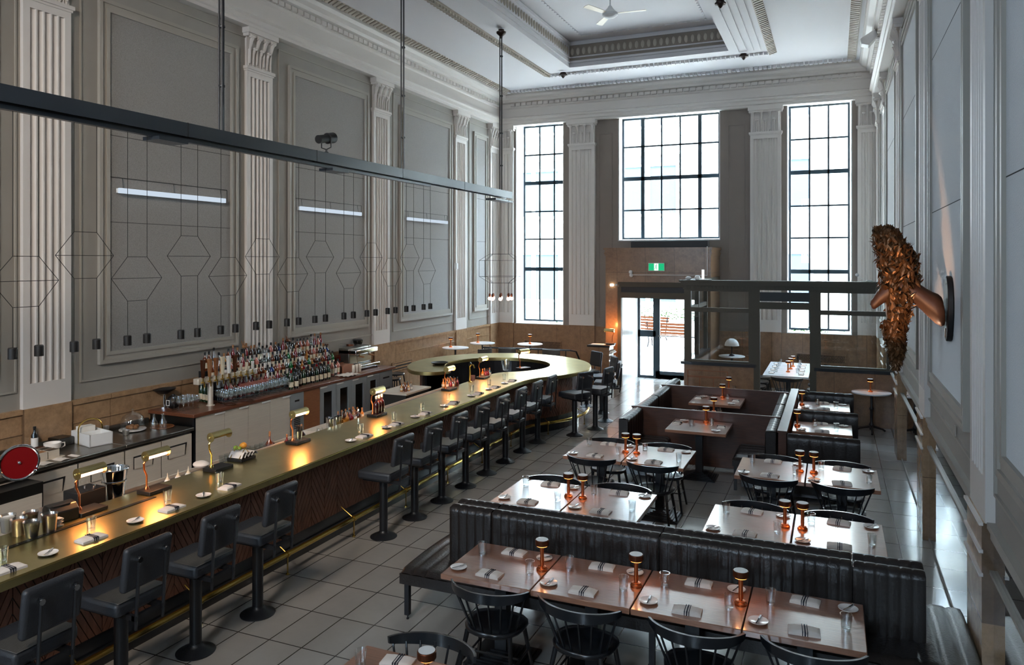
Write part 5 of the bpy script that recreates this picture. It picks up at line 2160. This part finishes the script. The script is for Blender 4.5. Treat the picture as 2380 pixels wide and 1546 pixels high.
# ice buckets
for k, (x, y, s_) in enumerate(((-6.28, 5.12, 1.0), (-6.26, 5.14, 1.12))):
    pass
o = empty('ice_bucket', 'stacked shiny steel ice buckets behind the bar lamp with squeeze bottles', 'bucket', (-6.22, 5.02, SZ9))
MB().lathe([(.075, 0), (.10, .22), (.108, .225), (.108, .235), (.098, .23), (.073, .01), (.001, .01)], 28).build('lower_bucket', 'chrome', o, angle=40)
MB().lathe([(.10, .235), (.118, .33), (.128, .345), (.124, .35), (.112, .33), (.096, .245), (.001, .24)], 28).build('upper_bucket', 'chrome', o, angle=40)
o = empty('payment_terminal', 'black control box with knobs behind the first bar lamps', 'control box', (-6.18, 4.68, SZ9))
MB().box(-.10, .12, -.13, .13, 0, .26).build('housing', 'black', o, bevel=.01)
for k in range(3):
    MB().cyl((-.04 + .05 * k, -.05 + .05 * k, .26), (-.04 + .05 * k, -.05 + .05 * k, .285), .014, n=10).build('knob', 'chrome', o)
for k in range(3):
    o = empty('squeeze_bottle', 'white squeeze bottle with pointed nozzle behind the bar, %s from the buckets' % NUMW[k], 'squeeze bottle', (-6.05, 5.48 + k * .13, SZ9), group='squeeze bottles')
    MB().lathe([(.028, 0), (.03, .01), (.03, .12), (.024, .135)], 16).build('body', 'white', o)
    MB().lathe([(.022, .135), (.006, .165), (.003, .20)], 12).build('nozzle', 'label', o)
o = MB()
o.grid(lambda u, v: (-6.12 + .16 * u, 5.35 + .60 * v, CT - .10 + .02 * math.sin(u * 5 + v * 9)), 8, 16)
o = tag(o.build('folded_cloth', 'linen'), 'white cloth spread behind the squeeze bottles', 'cloth')
b = MB()
b.box(-6.14, -5.94, 5.33, 5.97, .90, .948)
tag(b.build('steel_tray', 'steel'), 'shallow steel tray holding the white cloth', 'tray')
o = MB().sphere((-5.98, 5.84, CT + .035), .06, 14, 8, (1.5, 1.2, .6)).build('rolled_cloth', 'linen')
tag(o, 'rolled white cloth on the bar behind the unlit lamp', 'cloth')
o = empty('napkin_holder', 'wire holder of folded white napkins beside the unlit lamp', 'napkin holder', (-5.83, 6.24, CT))
MB().box(-.10, .10, -.10, .12, 0, .03).build('base', 'black', o, bevel=.004)
b = MB()
for k in range(4):
    b.grid(lambda u, v, k=k: (-.09 + .18 * u, -.08 + .05 * k + .10 * v, .035 + .06 * math.sin(PI * v) * (1 - .1 * k)), 6, 10)
b.build('napkin_stack', 'linen', o)
MB().tube([(-.06, -.09, .03), (-.06, 0, .13), (-.06, .10, .03)], .005, 6).tube([(.06, -.09, .03), (.06, 0, .13), (.06, .10, .03)], .005, 6).build('wire_arch', 'brassrail', o)
# glass rack with many tumblers
tray = empty('glass_tray', 'dark tray let in behind the bar holding rows of tumblers', 'tray', (-6.03, 6.62, CT - .12))
MB().box(-.20, .17 - .11, -.34, .46, 0, .02).build('mat', 'blackpaint', tray, smooth=False)
MB().box(.06, .075, -.34, .46, 0, .12).build('steel_lip', 'steel', tray, smooth=False)
kk = Kind(tag(tumbler(.034, .029, .085, 'tumbler', 16), 'glass', 'glass'))
for i in range(3):
    for k in range(10):
        kk.place((-6.18 + i * .08, 6.33 + k * .078, CT - .10), 0, 'small tumbler in the tray behind the bar, %s row, %s along' % (NUMW[i], NUMW[k]), 'tumblers in the bar tray')
M['orange'] = mat('orange_peel', (220, 150, 50), .5)
M['lime'] = mat('lime_green', (120, 150, 50), .5)
fb = empty('fruit_bowl', 'clear bowl behind the tumblers, piled with citrus', 'bowl', (-6.33, 6.78, .90))
MB().lathe([(.05, 0), (.09, .06), (.11, .13), (.105, .13), (.085, .062), (.001, .01)], 24).build('bowl', 'glass', fb)
for i, (x, y, z, m_, nm_) in enumerate(((.02, .02, .15, 'orange', 'orange'), (-.04, -.04, .13, 'lime', 'lime'), (.03, -.06, .13, 'lime', 'lime'), (-.03, .06, .13, 'orange', 'orange'))):
    o = MB().sphere((0, 0, 0), .038 if nm_ == 'orange' else .028, 14, 10, (1, 1, .95)).build(nm_, m_, loc=(-6.33 + x, 6.78 + y, .90 + z))
    tag(o, '%s in the clear bowl behind the tumblers, %s' % (nm_, ['on top of the pile', 'on the wall side', 'on the camera side', 'on the window side'][i]), 'fruit')
# straws cup by lamp four
o = empty('straw_cup', 'glass cup full of black straws on the base of the fourth bar lamp', 'cup', (-5.73, 7.06, CT + .036))
MB().lathe([(.034, 0), (.036, .006), (.044, .11), (.042, .11), (.033, .008), (.001, .006)], 20).build('cup', 'glass', o)
for k in range(16):
    a, r_ = rnd.uniform(0, 6.28), rnd.uniform(0, .022)
    MB().cyl((r_ * math.cos(a), r_ * math.sin(a), .01), (r_ * 2.0 * math.cos(a), r_ * 2.0 * math.sin(a), .17), .0035, n=6).build('straw', 'black', o)
# bottles standing behind the bar
def small_bottle(c, nm='bitters_bottle', lab=None, hh=1.0, stop='cork'):
    o = MB().lathe([(.026 * hh, 0), (.028 * hh, .008), (.028 * hh, .075 * hh), (.011, .10 * hh), (.010, .125 * hh)], 12).build(nm, 'b_' + c, angle=50)
    MB().lathe([(.012, .12 * hh), (.012, .145 * hh), (.006, .15 * hh)], 10).build('stopper', stop, o)
    if lab:
        MB().lathe([(.0288 * hh, .02), (.0288 * hh, .06)], 12, cap=False).build('paper_label', lab, o)
    return tag(o, 'bottle', 'bottle')


sb = [Kind(small_bottle('red', stop='capblack')), Kind(small_bottle('amber')), Kind(small_bottle('clearish', lab='label2')), Kind(small_bottle('brown', stop='chrome')), Kind(small_bottle('gold', lab='label'))]
def cluster(pts, z, desc, grp):
    for i, (x, y) in enumerate(pts):
        sb[rnd.randrange(5)].place((x, y, z), rnd.uniform(0, 6), 'little bottle %s, %s of the cluster' % (desc, NUMW[i]), grp)


cluster([(-6.02 - .075 * (i % 3), 8.42 + .085 * (i // 3)) for i in range(15)], CT - .06, 'behind the bar between the fourth and fifth lamps', 'small bottles before the fifth lamp')
cluster([(-5.88 - .07 * (i % 3), 11.12 + .08 * (i // 3)) for i in range(12)], CT + .001, 'on the bar by the sixth lamp', 'small bottles by the sixth lamp')
cluster([(-5.84 - .07 * (i % 2), 12.42 + .08 * (i // 2)) for i in range(5)], CT + .001, 'on the bar by the seventh lamp', 'small bottles by the seventh lamp')
MB_ = MB().box(-6.30, -5.94, 7.85, 8.95, .90, CT - .062)
tag(MB_.build('steel_bottle_shelf', 'steel', smooth=False), 'raised steel shelf carrying the little bottles behind the bar', 'shelf')
# syrup jars, shakers, bottles around lamp 4-5
for i, (x, y, c, h, ds) in enumerate(((-6.10, 7.30, 'red', 1.3, 'tall red cordial bottle behind the fourth lamp'), (-6.12, 7.02, 'amber', 1.9, 'tall amber whisky bottle behind the tumbler tray'),
                                      (-6.05, 7.48, 'gold', 1.4, 'gold-labelled bottle beside the straw cup'), (-6.12, 7.6, 'brown', 1.7, 'brown bottle beside the mason jar'))):
    o = small_bottle(c, 'mixer_bottle', 'label', h)
    o.location = (x, y, .90)
    o['label'] = ds
o = empty('mason_jar', 'glass jar with green limes behind the bar', 'jar', (-6.06, 7.88, CT - .17))
MB().lathe([(.045, 0), (.05, .01), (.05, .12), (.04, .135), (.04, .16)], 18, cap=False).build('jar', 'glass', o)
MB().lathe([(.042, .01), (.045, .07), (.001, .08)], 14).build('lime_wedges', 'lime', o)
for i, (x, y) in enumerate(((-6.0, 8.02), (-6.08, 8.10), (-6.0, 8.16), (-6.02, 8.24))):
    o = tag(MB().lathe([(.035, 0), (.040, .14), (.038, .14), (.033, .006), (.001, .006)], 20).build('shaker_tin', 'chrome', loc=(x, y, CT - .062)), 'steel shaker tin behind the bar, %s from the lime jar' % NUMW[i], 'shaker', 'shaker tins')
o = tag(MB().lathe([(.045, 0), (.06, .08), (.058, .08), (.001, .006)], 20).build('juice_jug', 'b_gold', loc=(-6.0, 8.34, CT - .062)), 'glass jug of yellow juice beside the shaker tins', 'jug')
# three dark bottles at the fifth lamp
M['b_maroon'] = mat('maroon_bottle', (58, 14, 14), .08, spec=.8, coat=.4)
for i in range(3):
    o = MB().lathe([(.036, 0), (.038, .006), (.038, .135), (.03, .155), (.013, .17), (.013, .20)], 18).build('cocktail_bottle', 'b_maroon', loc=(-5.745 - .012 * i, 8.70 + .085 * i, CT + .036), angle=50)
    MB().lathe([(.015, .20), (.016, .235), (.012, .24)], 12).build('stopper', 'label2', o)
    tag(o, 'dark maroon bottle with pale stopper on the fifth lamp base, %s of three' % NUMW[i], 'bottle', 'maroon bottles under the fifth lamp')
# deli containers near the camera
M['tub'] = glass('cloudy_tub', (.80, .80, .79), 1.5, .10, .25)
for i, (x, y, c, h, ds) in enumerate(((-5.84, 3.66, 'label', .14, 'pale grains'), (-5.80, 3.84, 'cork', .13, 'brown nuts'), (-5.68, 3.86, 'steeldark', .12, 'dark blue-grey berries'),
                                      (-5.66, 3.99, 'copperdark', .14, 'dark red dried fruit'), (-5.90, 4.0, 'copperdark', .12, 'mixed red nuts'), (-5.96, 3.86, 'label2', .13, 'white curls'))):
    o = empty('deli_container', 'clear deli container of %s at the camera end of the bar' % ds, 'container', (x, y, CT), group='deli containers')
    MB().lathe([(.042, 0), (.044, .004), (.058, h), (.060, h + .004), (.056, h), (.042, .006), (.001, .005)], 24).build('tub', 'tub', o, angle=40)
    MB().lathe([(.040, .007), (.052, h * .84), (.045, h * .9), (.001, h * .93)], 20).build('contents', c, o)
o = empty('measuring_jug', 'clear plastic jug with tongs standing behind the deli containers', 'jug', (-6.10, 4.26, CT - .17))
MB().lathe([(.05, 0), (.052, .01), (.07, .21), (.067, .21), (.048, .012), (.001, .01)], 24).build('jug', 'frost', o, angle=40)
for s in (-1, 1):
    MB().tube([(.0, 0, .24), (.05, -.02 + s * .035, .05)], .005, 6).build('tong', 'steel', o)
pr = empty('receipt_printer', 'dark grey receipt printer on the bar before the first lamp', 'printer', (-5.82, 4.20, CT), R(-8))
b = MB()
b.prism([(-.075, 0), (.075, 0), (.075, .09), (.03, .135), (-.05, .145), (-.075, .11)], -.11, .11, 'Y')
b.build('body', 'steeldark', pr, bevel=.008)
MB().box(-.02, .04, -.08, .06, .132, .138).build('paper_slot', 'black', pr, smooth=False)
MB().box(.0752, .0765, -.09, -.03, .02, .05).build('label_plate', 'label2', pr, smooth=False)
o = empty('paper_pile', 'untidy pile of paper slips beside the receipt printer', 'paper', (-5.72, 4.08, CT))
b = MB()
for k in range(7):
    b.T = Matrix.Translation((0, 0, .004 + k * .010)) @ Matrix.Rotation(R(rnd.uniform(-25, 25)), 4, 'Z') @ Matrix.Rotation(R(rnd.uniform(-5, 5)), 4, 'X')
    b.box(-.035, .035, -.05, .05, 0, .002)
b.build('slip', 'paper', o, smooth=False)
# cake stand on the loop, jug and side station
o = empty('cake_stand', 'shallow dark metal bowl on the loop end of the bar', 'bowl', (-7.42, 13.55, CT))
MB().lathe([(.10, 0), (.17, .035), (.18, .05), (.165, .045), (.10, .012), (.001, .01)], 30).build('bowl', 'steeldark', o, angle=50)
o = tag(MB().lathe([(.05, 0), (.06, .01), (.085, .20), (.082, .20), (.056, .014), (.001, .01)], 24).build('water_jug', 'glass', loc=(-5.86, 13.36, CT), angle=50), 'tall clear glass vase on the bar near the loop', 'vase')
o = tag(MB().lathe([(.038, 0), (.040, .09), (.038, .09), (.001, .006)], 18).build('candle_cup', 'b_rose', loc=(-5.90, 12.0, CT), angle=50), 'pinkish frosted cup beside the seventh bar lamp', 'cup')
ss = empty('side_station', 'low steel side table behind the bar before the loop', 'side table', (-6.9, 11.35, 0))
MB().box(-.28, .28, -.42, .42, .92, .95).build('top', 'steel', ss, smooth=False)
MB().box(-.25, .25, -.39, .39, .10, .92).build('cabinet', 'steeldark', ss, smooth=False)
cluster([(-6.75 - .08 * (i % 2), 11.12 + .09 * (i // 2)) for i in range(6)], .951, 'on the side table before the loop', 'small bottles on the side table')
# second beer tap on the bar
o = empty('bar_tap', 'brass goose-neck tap with a round handle on the bar by the sixth lamp', 'tap', (-5.86, 11.80, CT))
MB().lathe([(.035, 0), (.035, .01), (.014, .02), (.014, .22)], 16).tube([(0, 0, .22), (0, 0, .28), (.03, 0, .31), (.07, 0, .30), (.09, 0, .25)], .012, 8).build('neck', 'brassrail', o)
MB().sphere((-.02, .05, .30), .045, 12, 8, (.4, 1, 1)).build('handle', 'steeldark', o)
# ================================================================ animal head trophy on the mirror-side wall
hd = empty('animal_trophy', 'bronze animal head trophy wrapped in copper leaves mounted on the mirror-side wall', 'wall sculpture', (.94, 7.9, 0))
hd.location = (XR - .02, 7.9, 0)
b = MB()
prof = []
n = 20
plq = [(.17 * math.sin(2 * PI * k / n) * (1 if True else 1), 2.78 + .28 * math.cos(2 * PI * k / n) - (.04 if math.cos(2 * PI * k / n) < -.8 else 0)) for k in range(n)]
b.prism(plq, -.05, 0, 'X')
b.build('plaque', 'black', hd, bevel=.01)
M['bronze'] = mat('dark_bronze', (82, 54, 38), .5, .2, noise=.2, scale=12)
M['leafcopper'] = mat('copper_leaf', (108, 74, 44), .40, .5, noise=.4, scale=9)
# neck and head as one lofted surface along -X
b = MB()
sec = [(-.05, 2.73, .13, .165), (-.14, 2.75, .115, .15), (-.26, 2.87, .10, .125), (-.36, 2.95, .092, .11), (-.44, 2.97, .085, .095), (-.52, 2.92, .07, .085),
       (-.60, 2.85, .055, .065), (-.63, 2.80, .045, .05), (-.655, 2.78, .042, .045), (-.67, 2.77, .03, .03)]
m = 18
pts = []
for j, (x, z, ry, rz_) in enumerate(sec):
    for k in range(m):
        a = 2 * PI * k / m
        tilt = .9 if j > 3 else .25
        pts.append((x - rz_ * math.cos(a) * .35 * tilt, ry * math.sin(a), z + rz_ * math.cos(a)))
k_ = b.vs(pts)
fs = []
for j in range(len(sec) - 1):
    for k in range(m):
        fs.append((j * m + k, (j + 1) * m + k, (j + 1) * m + (k + 1) % m, j * m + (k + 1) % m))
fs.append(tuple(range(m)))
fs.append(tuple(reversed([(len(sec) - 1) * m + k for k in range(m)])))
b.fs(k_, fs)
b.build('neck_and_head', 'bronze', hd, subsurf=1)
for s in (-1, 1):
    MB().sphere((-.53, s * .062, 2.955), .014, 8, 6).build('eye', 'black', hd)
    MB().sphere((-.668, s * .022, 2.785), .009, 6, 5).build('nostril', 'black', hd)
rl = random.Random(3)
b = MB()
env = [(3.50, -.56, .07), (3.46, -.54, .10), (3.38, -.52, .13), (3.28, -.45, .17), (3.15, -.44, .17), (3.0, -.43, .17), (2.85, -.44, .15), (2.7, -.46, .13), (2.55, -.47, .10), (2.4, -.46, .075), (2.28, -.45, .05), (2.19, -.46, .02)]
# inner core that carries the leaves
b.lathe([(max(.012, r * .55), z) for z, x, r in reversed(env)], 12, (-.47, 0, 0))
for _ in range(1900):
    t = rl.uniform(0, len(env) - 1.001)
    i, u = int(t), t - int(t)
    z = env[i][0] * (1 - u) + env[i + 1][0] * u
    cx = env[i][1] * (1 - u) + env[i + 1][1] * u
    r = env[i][2] * (1 - u) + env[i + 1][2] * u
    a = rl.uniform(0, 2 * PI)
    if 2.62 < z < 2.92 and math.cos(a) < -.55:
        continue
    rr = r * rl.uniform(.65, 1.08)
    c = Vector((cx + rr * math.cos(a), rr * math.sin(a) * .95, z))
    L, w = rl.uniform(.032, .062), rl.uniform(.013, .024)
    mt = Matrix.Translation(c) @ Matrix.Rotation(a + rl.uniform(-.7, .7), 4, 'Z') @ Matrix.Rotation(rl.uniform(-1.0, 1.2), 4, 'Y') @ Matrix.Rotation(rl.uniform(-.8, .8), 4, 'X')
    b.T = mt
    k = b.vs([(0, 0, L), (0, w, L * .35), (.006, 0, L * .2), (0, -w, L * .35), (0, w * .8, -L * .4), (0, 0, -L), (0, -w * .8, -L * .4), (.009, 0, -.2 * L),
              (-.003, 0, L * .2), (-.003, 0, -.2 * L)])
    b.fs(k, [(0, 2, 1), (0, 3, 2), (1, 2, 7, 4), (3, 6, 7, 2), (4, 7, 5), (6, 5, 7), (0, 1, 8), (0, 8, 3), (1, 4, 9, 8), (3, 8, 9, 6), (4, 5, 9), (6, 9, 5)])
b.T = None
lf = b.build('leaves', 'leafcopper', hd, smooth=False)
MB().cyl((-.03, 0, 2.50), (-.03, 0, 2.58), .03, n=12).build('picture_light', 'chrome', hd)
light('trophy_spot', 'SPOT', (.2, 6.3, 2.2), 16, (1, .55, .28), size=.05, spot=R(34)).rotation_euler = (Vector((.55, 7.9, 2.95)) - Vector((.2, 6.3, 2.2))).to_track_quat('-Z', 'Y').to_euler()

light('plaque_light', 'SPOT', (XR - .16, 7.9, 2.42), 2.2, (1, .72, .5), (R(180), R(-14), 0), size=.03, spot=R(60))

# ---------------------------------------------------------------- round tables
def round_table(name, label, x, y, h, r, group=None, foot='tripod'):
    o = empty(name, label, 'table', (x, y, 0), group=group)
    MB().lathe([(r - .012, h - .025), (r, h - .02), (r, h - .004), (r - .004, h), (.001, h)], 40).build('marble_top', 'marbletop', o, angle=40)
    b = MB().lathe([(.035, .05), (.03, .1), (.045, .14), (.022, .20), (.025, .40), (.04, .44), (.022, .48), (.022, h - .08), (.06, h - .03)], 16)
    b.build('column', 'blackmetal', o)
    for k in range(3):
        a = R(30 + 120 * k)
        MB().tube([(.0, 0, .12), (.09 * math.cos(a), .09 * math.sin(a), .09), (.22 * math.cos(a), .22 * math.sin(a), .05), (.27 * math.cos(a), .27 * math.sin(a), .015)], .02, 8, rads=[.024, .022, .018, .02]).build('foot', 'blackmetal', o)
    return o


round_table('round_table', 'white round marble table on black iron foot, against the partition and mirror wall', .64, 15.50, .75, .34)
tl.place((.62, 15.50, .75), 0, 'copper cordless lamp glowing on the round marble table before the partition', 'copper table lamps')
for i, (x, y, ds) in enumerate(((-8.62, 16.55, 'by the wall vents'), (-8.45, 17.75, 'in the window corner'), (-7.22, 18.02, 'under the bar-side window'))):
    round_table('high_round_table', 'tall round white marble table ' + ds, x, y, 1.05, .33, 'tall round tables')
    tl.place((x - .13 if i < 2 else x, y, 1.05), 0, 'copper cordless lamp on the tall round table ' + ds, 'copper table lamps')
# enclosure lamp table
round_table('round_table', 'round white marble table with a mushroom lamp inside the glass partition', -2.22, 18.35, .95, .30)
o = empty('mushroom_lamp', 'white dome-shaded lamp on black stem inside the glass partition', 'lamp', (-2.22, 18.35, .95))
MB().lathe([(.07, 0), (.06, .02), (.014, .05), (.012, .27)], 20).build('stem', 'black', o)
MB().lathe([(.165, .24), (.165, .25), (.15, .31), (.11, .37), (.05, .405), (.001, .41)], 32, cap=False).build('dome_shade', 'white', o, angle=60)
# long dining table inside the partition
o = make_table(.92, 2.3, 'white-topped long dining table seen through the partition opening', -.95, 18.05, None, 'long_dining_table')
for c in o.children:
    if c.name.startswith('tabletop'):
        c.data.materials[0] = M['marbletop']
for i, (dx, y) in enumerate(((-.62, 17.3), (-.62, 18.0), (-.62, 18.7), (.62, 17.3), (.62, 18.0), (.62, 18.7))):
    ch.place((-.95 + dx, y, 0), R(-90 if dx < 0 else 90), 'black spindle-back chair, long table in glass room, %s side, %s from the opening' % ('bar' if dx < 0 else 'mirror', NUMW[i % 3]), 'black spindle-back chairs')
ch.place((-.90, 16.68, 0), 0, 'black spindle-back chair at the camera end of the long table in the glass room', 'black spindle-back chairs')
for i, y in enumerate((17.55, 18.05, 18.5)):
    tl.place((-.93 + .03 * i, y, TZ), 0, 'copper cordless lamp on the long table in the glass room, %s from the opening' % NUMW[i], 'copper table lamps')
for i in range(4):
    for s in (-1, 1):
        np_.place((-.95 + s * .30, 17.25 + .5 * i, TZ), R(90), 'folded napkin on the long table in the glass room, %s side, %s along' % ('bar' if s < 0 else 'mirror', NUMW[i]), 'napkins in the glass room')
        tg.place((-.95 + s * .22, 17.45 + .5 * i, TZ), 0, 'water glass on the long table in the glass room, %s side, %s along' % ('bar' if s < 0 else 'mirror', NUMW[i]), 'water glasses in the glass room')

# low chairs and rail near the windows
def lounge_chair(lab, x, y, rz, h=.86):
    o = empty('high_chair', lab, 'chair', (x, y, 0), rz, 'padded high chairs by the windows')
    MB().box(-.22, .22, -.20, .20, .68, .76).build('seat', 'vinyl2', o, bevel=.025)
    b = MB()
    b.grid(lambda u, v: (-.22 + .44 * u, -.20 - .06 * (1 - (2 * u - 1) ** 2), .80 + .26 * v), 10, 4)
    b.grid(lambda u, v: (-.22 + .44 * (1 - u), -.155 - .06 * (1 - (2 * u - 1) ** 2), .80 + .26 * v), 10, 4)
    b.grid(lambda u, v: (-.22 + .44 * u, -.20 - .06 * (1 - (2 * u - 1) ** 2) + .045 * v, 1.06), 10, 1)
    b.build('backrest', 'vinyl2', o)
    for sx, sy in ((1, 1), (1, -1), (-1, 1), (-1, -1)):
        MB().cyl((sx * .19, sy * .17, .70), (sx * .21, sy * .19, 0), .013, n=8).build('leg', 'blackmetal', o)
    for sx in (-1, 1):
        MB().cyl((sx * .2, -.19, .70), (sx * .2, -.20, .95), .011, n=8).build('back_post', 'blackmetal', o)
    return o


lounge_chair('padded olive-grey high chair back seen past the bar loop, by the wall vents table', -7.95, 16.55, R(70))
lounge_chair('padded olive-grey high chair back seen past the bar loop, middle one', -7.35, 16.98, R(5))
lounge_chair('padded olive-grey high chair back seen past the bar loop, near the porch', -6.25, 17.15, R(0))
rl_ = empty('handrail', 'black metal handrail in front of the bar-side window', 'handrail', (0, 0, 0))
MB().tube([(-8.25, 17.35, .98), (-6.0, 17.62, .98), (-5.88, 17.75, .94), (-5.78, 18.0, .5), (-5.78, 18.0, 0)], .022, 10).build('top_bar', 'blackmetal', rl_)
for x, y in ((-8.2, 17.355), (-7.5, 17.44), (-6.8, 17.525), (-6.1, 17.61)):
    MB().cyl((x, y, 0), (x, y, .97), .013, n=8).build('post', 'blackmetal', rl_)
MB().tube([(-8.2, 17.355, .72), (-6.1, 17.61, .72)], .010, 8).build('mid_bar', 'blackmetal', rl_)

# host stand with lamp and shelves of menus
hs = empty('host_stand', 'marble-clad host stand with open shelf of menus beside the porch', 'host stand', (-5.30, 17.95, 0))
MB().box(-.26, .26, -.18, .22, 0, 1.08).build('body', 'marble_x', hs, smooth=False)
MB().box(-.29, .29, -.22, .24, 1.08, 1.12).build('black_top', 'blackpaint', hs, smooth=False)
for k in range(6):
    MB().box(.262, .33, -.18, .22, .22 + k * .14, .25 + k * .14).build('shelf', 'white', hs, smooth=False)
    MB().box(.265, .32, -.15, .18, .252 + k * .14, .29 + k * .14).build('menu_pile', 'paper', hs, smooth=False)
tag(MB().box(-5.52, -5.18, 17.80, 18.02, 1.121, 1.135).build('open_book', 'paper', smooth=False), 'open white reservation book on the host stand', 'book')
o = bl.place((-5.10, 18.07, 1.12), R(90), 'banker lamp glowing against the marble on the host stand', 'banker lamps along the bar')
light('host_glow', 'POINT', (-5.10, 18.22, 1.55), 2, (1, .38, .10), size=.04)

# bits on top of the partition
o = empty('shell_ornament', 'pale shell ornaments and a glowing white candle tube on the partition corner', 'ornament', (-2.72, 16.02, 2.79))
MB().sphere((-.10, 0, .04), .05, 10, 8, (1.3, 1, .8)).build('shell', 'white', o)
MB().sphere((.08, .02, .05), .06, 10, 8, (1, 1, .9)).build('spiral_shell', 'white', o)
MB().lathe([(.14, 0), (.16, .015), (.001, .01)], 20, (.22, 0, 0)).build('dish', 'white', o)
MB().cyl((.20, 0, .012), (.20, 0, .22), .028, n=14).build('candle', emis('white_candle_tube', (.95, .97, 1), .16), o)
o = empty('dried_flower', 'small dry twig ornament on the partition near the leaf-wrapped head', 'ornament', (.55, 16.02, 2.79))
MB().tube([(0, 0, 0), (-.05, 0, .06), (-.12, 0, .10)], .006, 6).sphere((-.14, 0, .13), .035, 8, 6).sphere((.08, 0, .02), .03, 8, 6, (2, 1, .6)).build('twig', 'white', o)

# ================================================================ outside
M['pave'] = brickmat('pale_paving', (196, 190, 182), (186, 180, 172), (150, 146, 140), .9, .9, .5, .01, rough=.8)
M['facade'] = brickmat('pale_stone_facade', (150, 146, 138), (140, 136, 128), (120, 116, 108), 1.2, .5, .5, .012, rough=.8, axis='XZY')
M['faceglass'] = mat('facade_window_glass', (50, 57, 62), .7, spec=0)
M['foliage'] = mat('hedge_leaves', (16, 34, 9), .9, spec=0)
M['iron_out'] = mat('weathered_iron', (9, 11, 14), .9, spec=0)
M['slat_out'] = mat('dark_bench_slats', (46, 24, 14), .9, spec=0)
M['redleaf'] = mat('dark_red_leaves', (40, 10, 16), .9, spec=0)
gd = tag(MB().box(-60, 60, GL + .13, 90, -.3, -.02).build('ground_plaza', 'pave', smooth=False), kind='structure')
bd = empty('stone_building', 'pale stone office building across the plaza', 'building', (0, 34, 0))
MB().box(-30, 26, 0, 8, -.02, 17).build('facade_wall', 'facade', bd, smooth=False)
k = 0
for i in range(9):
    for j in range(4):
        x, z = -26 + i * 5.6, 1.2 + j * 4.0
        w_ = MB().box(x, x + 2.8, -.06, .02, z, z + 2.4).build('window', 'faceglass', bd, smooth=False)
        MB().rframe(x, x + 2.8, z, z + 2.4, .12, -.12, .0).box(x + 1.3, x + 1.5, -.1, 0, z, z + 2.4).build('window_trim', 'white', w_, smooth=False)
b = MB()
for z in (3.95, 7.95, 11.95, 16.8):
    b.box(-30, 26, -.3, 0, z, z + .35)
b.build('string_course', 'facade', bd, smooth=False)


def planter(lab, x, y, w, red):
    o = empty('planter', lab, 'planter', (x, y, -.02))
    MB().box(-w / 2, w / 2, -.5, .5, 0, .7).build('box', 'facade', o, smooth=False)
    b = MB()
    rr = random.Random(int(w * 10))
    for _ in range(900):
        c = Vector((rr.uniform(-w / 2, w / 2), rr.uniform(-.45, .45), .7 + rr.uniform(0, .55) * (1 - .5 * rr.random())))
        b.T = Matrix.Translation(c) @ Matrix.Rotation(rr.uniform(0, 6), 4, 'Z') @ Matrix.Rotation(rr.uniform(-1, 1), 4, 'X')
        k = b.vs([(-.05, 0, 0), (0, .03, .01), (.05, 0, 0), (0, -.03, .01)])
        b.fs(k, [(0, 1, 2, 3)])
    b.T = None
    b.build('hedge_foliage', 'foliage', o, smooth=False)
    if red:
        b = MB()
        for q in range(7):
            a = q * .9
            b.tube([(.1, 0, 1.0), (.1 + .06 * math.cos(a), .06 * math.sin(a), 1.35), (.1 + .16 * math.cos(a), .16 * math.sin(a), 1.55 + .1 * (q % 2))], .02, 5, rads=[.01, .035, .004])
        b.build('red_cordyline', 'redleaf', o)
    return o


planter('stone planter of green shrubs with a dark red cordyline outside the bar-side window', -7.6, 24.0, 2.6, True)
planter('low stone planter of shrubs behind the bench outside the door', -7.0, 32.0, 5.0, False)
planter('stone planter of shrubs outside the mirror-side window', -.6, 24.0, 2.2, False)


def bench_out(lab, x, y, rz):
    o = empty('park_bench', lab, 'bench', (x, y, -.02), rz, 'park benches outside')
    for k in range(4):
        MB().box(-.8, .8, -.02 + k * .11, .06 + k * .11, .43, .46).build('slat', 'slat_out', o, smooth=False)
    for k in range(4):
        MB().box(-.8, .8, .42 + k * .02, .44 + k * .02, .52 + k * .11, .60 + k * .11).build('back_slat', 'slat_out', o, smooth=False)
    for s in (-1, 1):
        MB().tube([(s * .72, -.06, 0), (s * .72, 0, .25), (s * .72, -.02, .43), (s * .72, .38, .43), (s * .72, .5, .95)], .022, 8).tube([(s * .72, .46, 0), (s * .72, .32, .2), (s * .72, .38, .43)], .022, 8).tube([(s * .72, -.04, .43), (s * .72, -.06, .62), (s * .72, .15, .68), (s * .72, .42, .66)], .018, 8).build('cast_iron_leg', 'iron_out', o)
    return o


bench_out('slatted park bench with cast iron legs seen through the glass door', -5.6, 28.0, R(172))
bench_out('slatted park bench with cast iron legs further out on the plaza', -7.0, 30.0, R(-20))
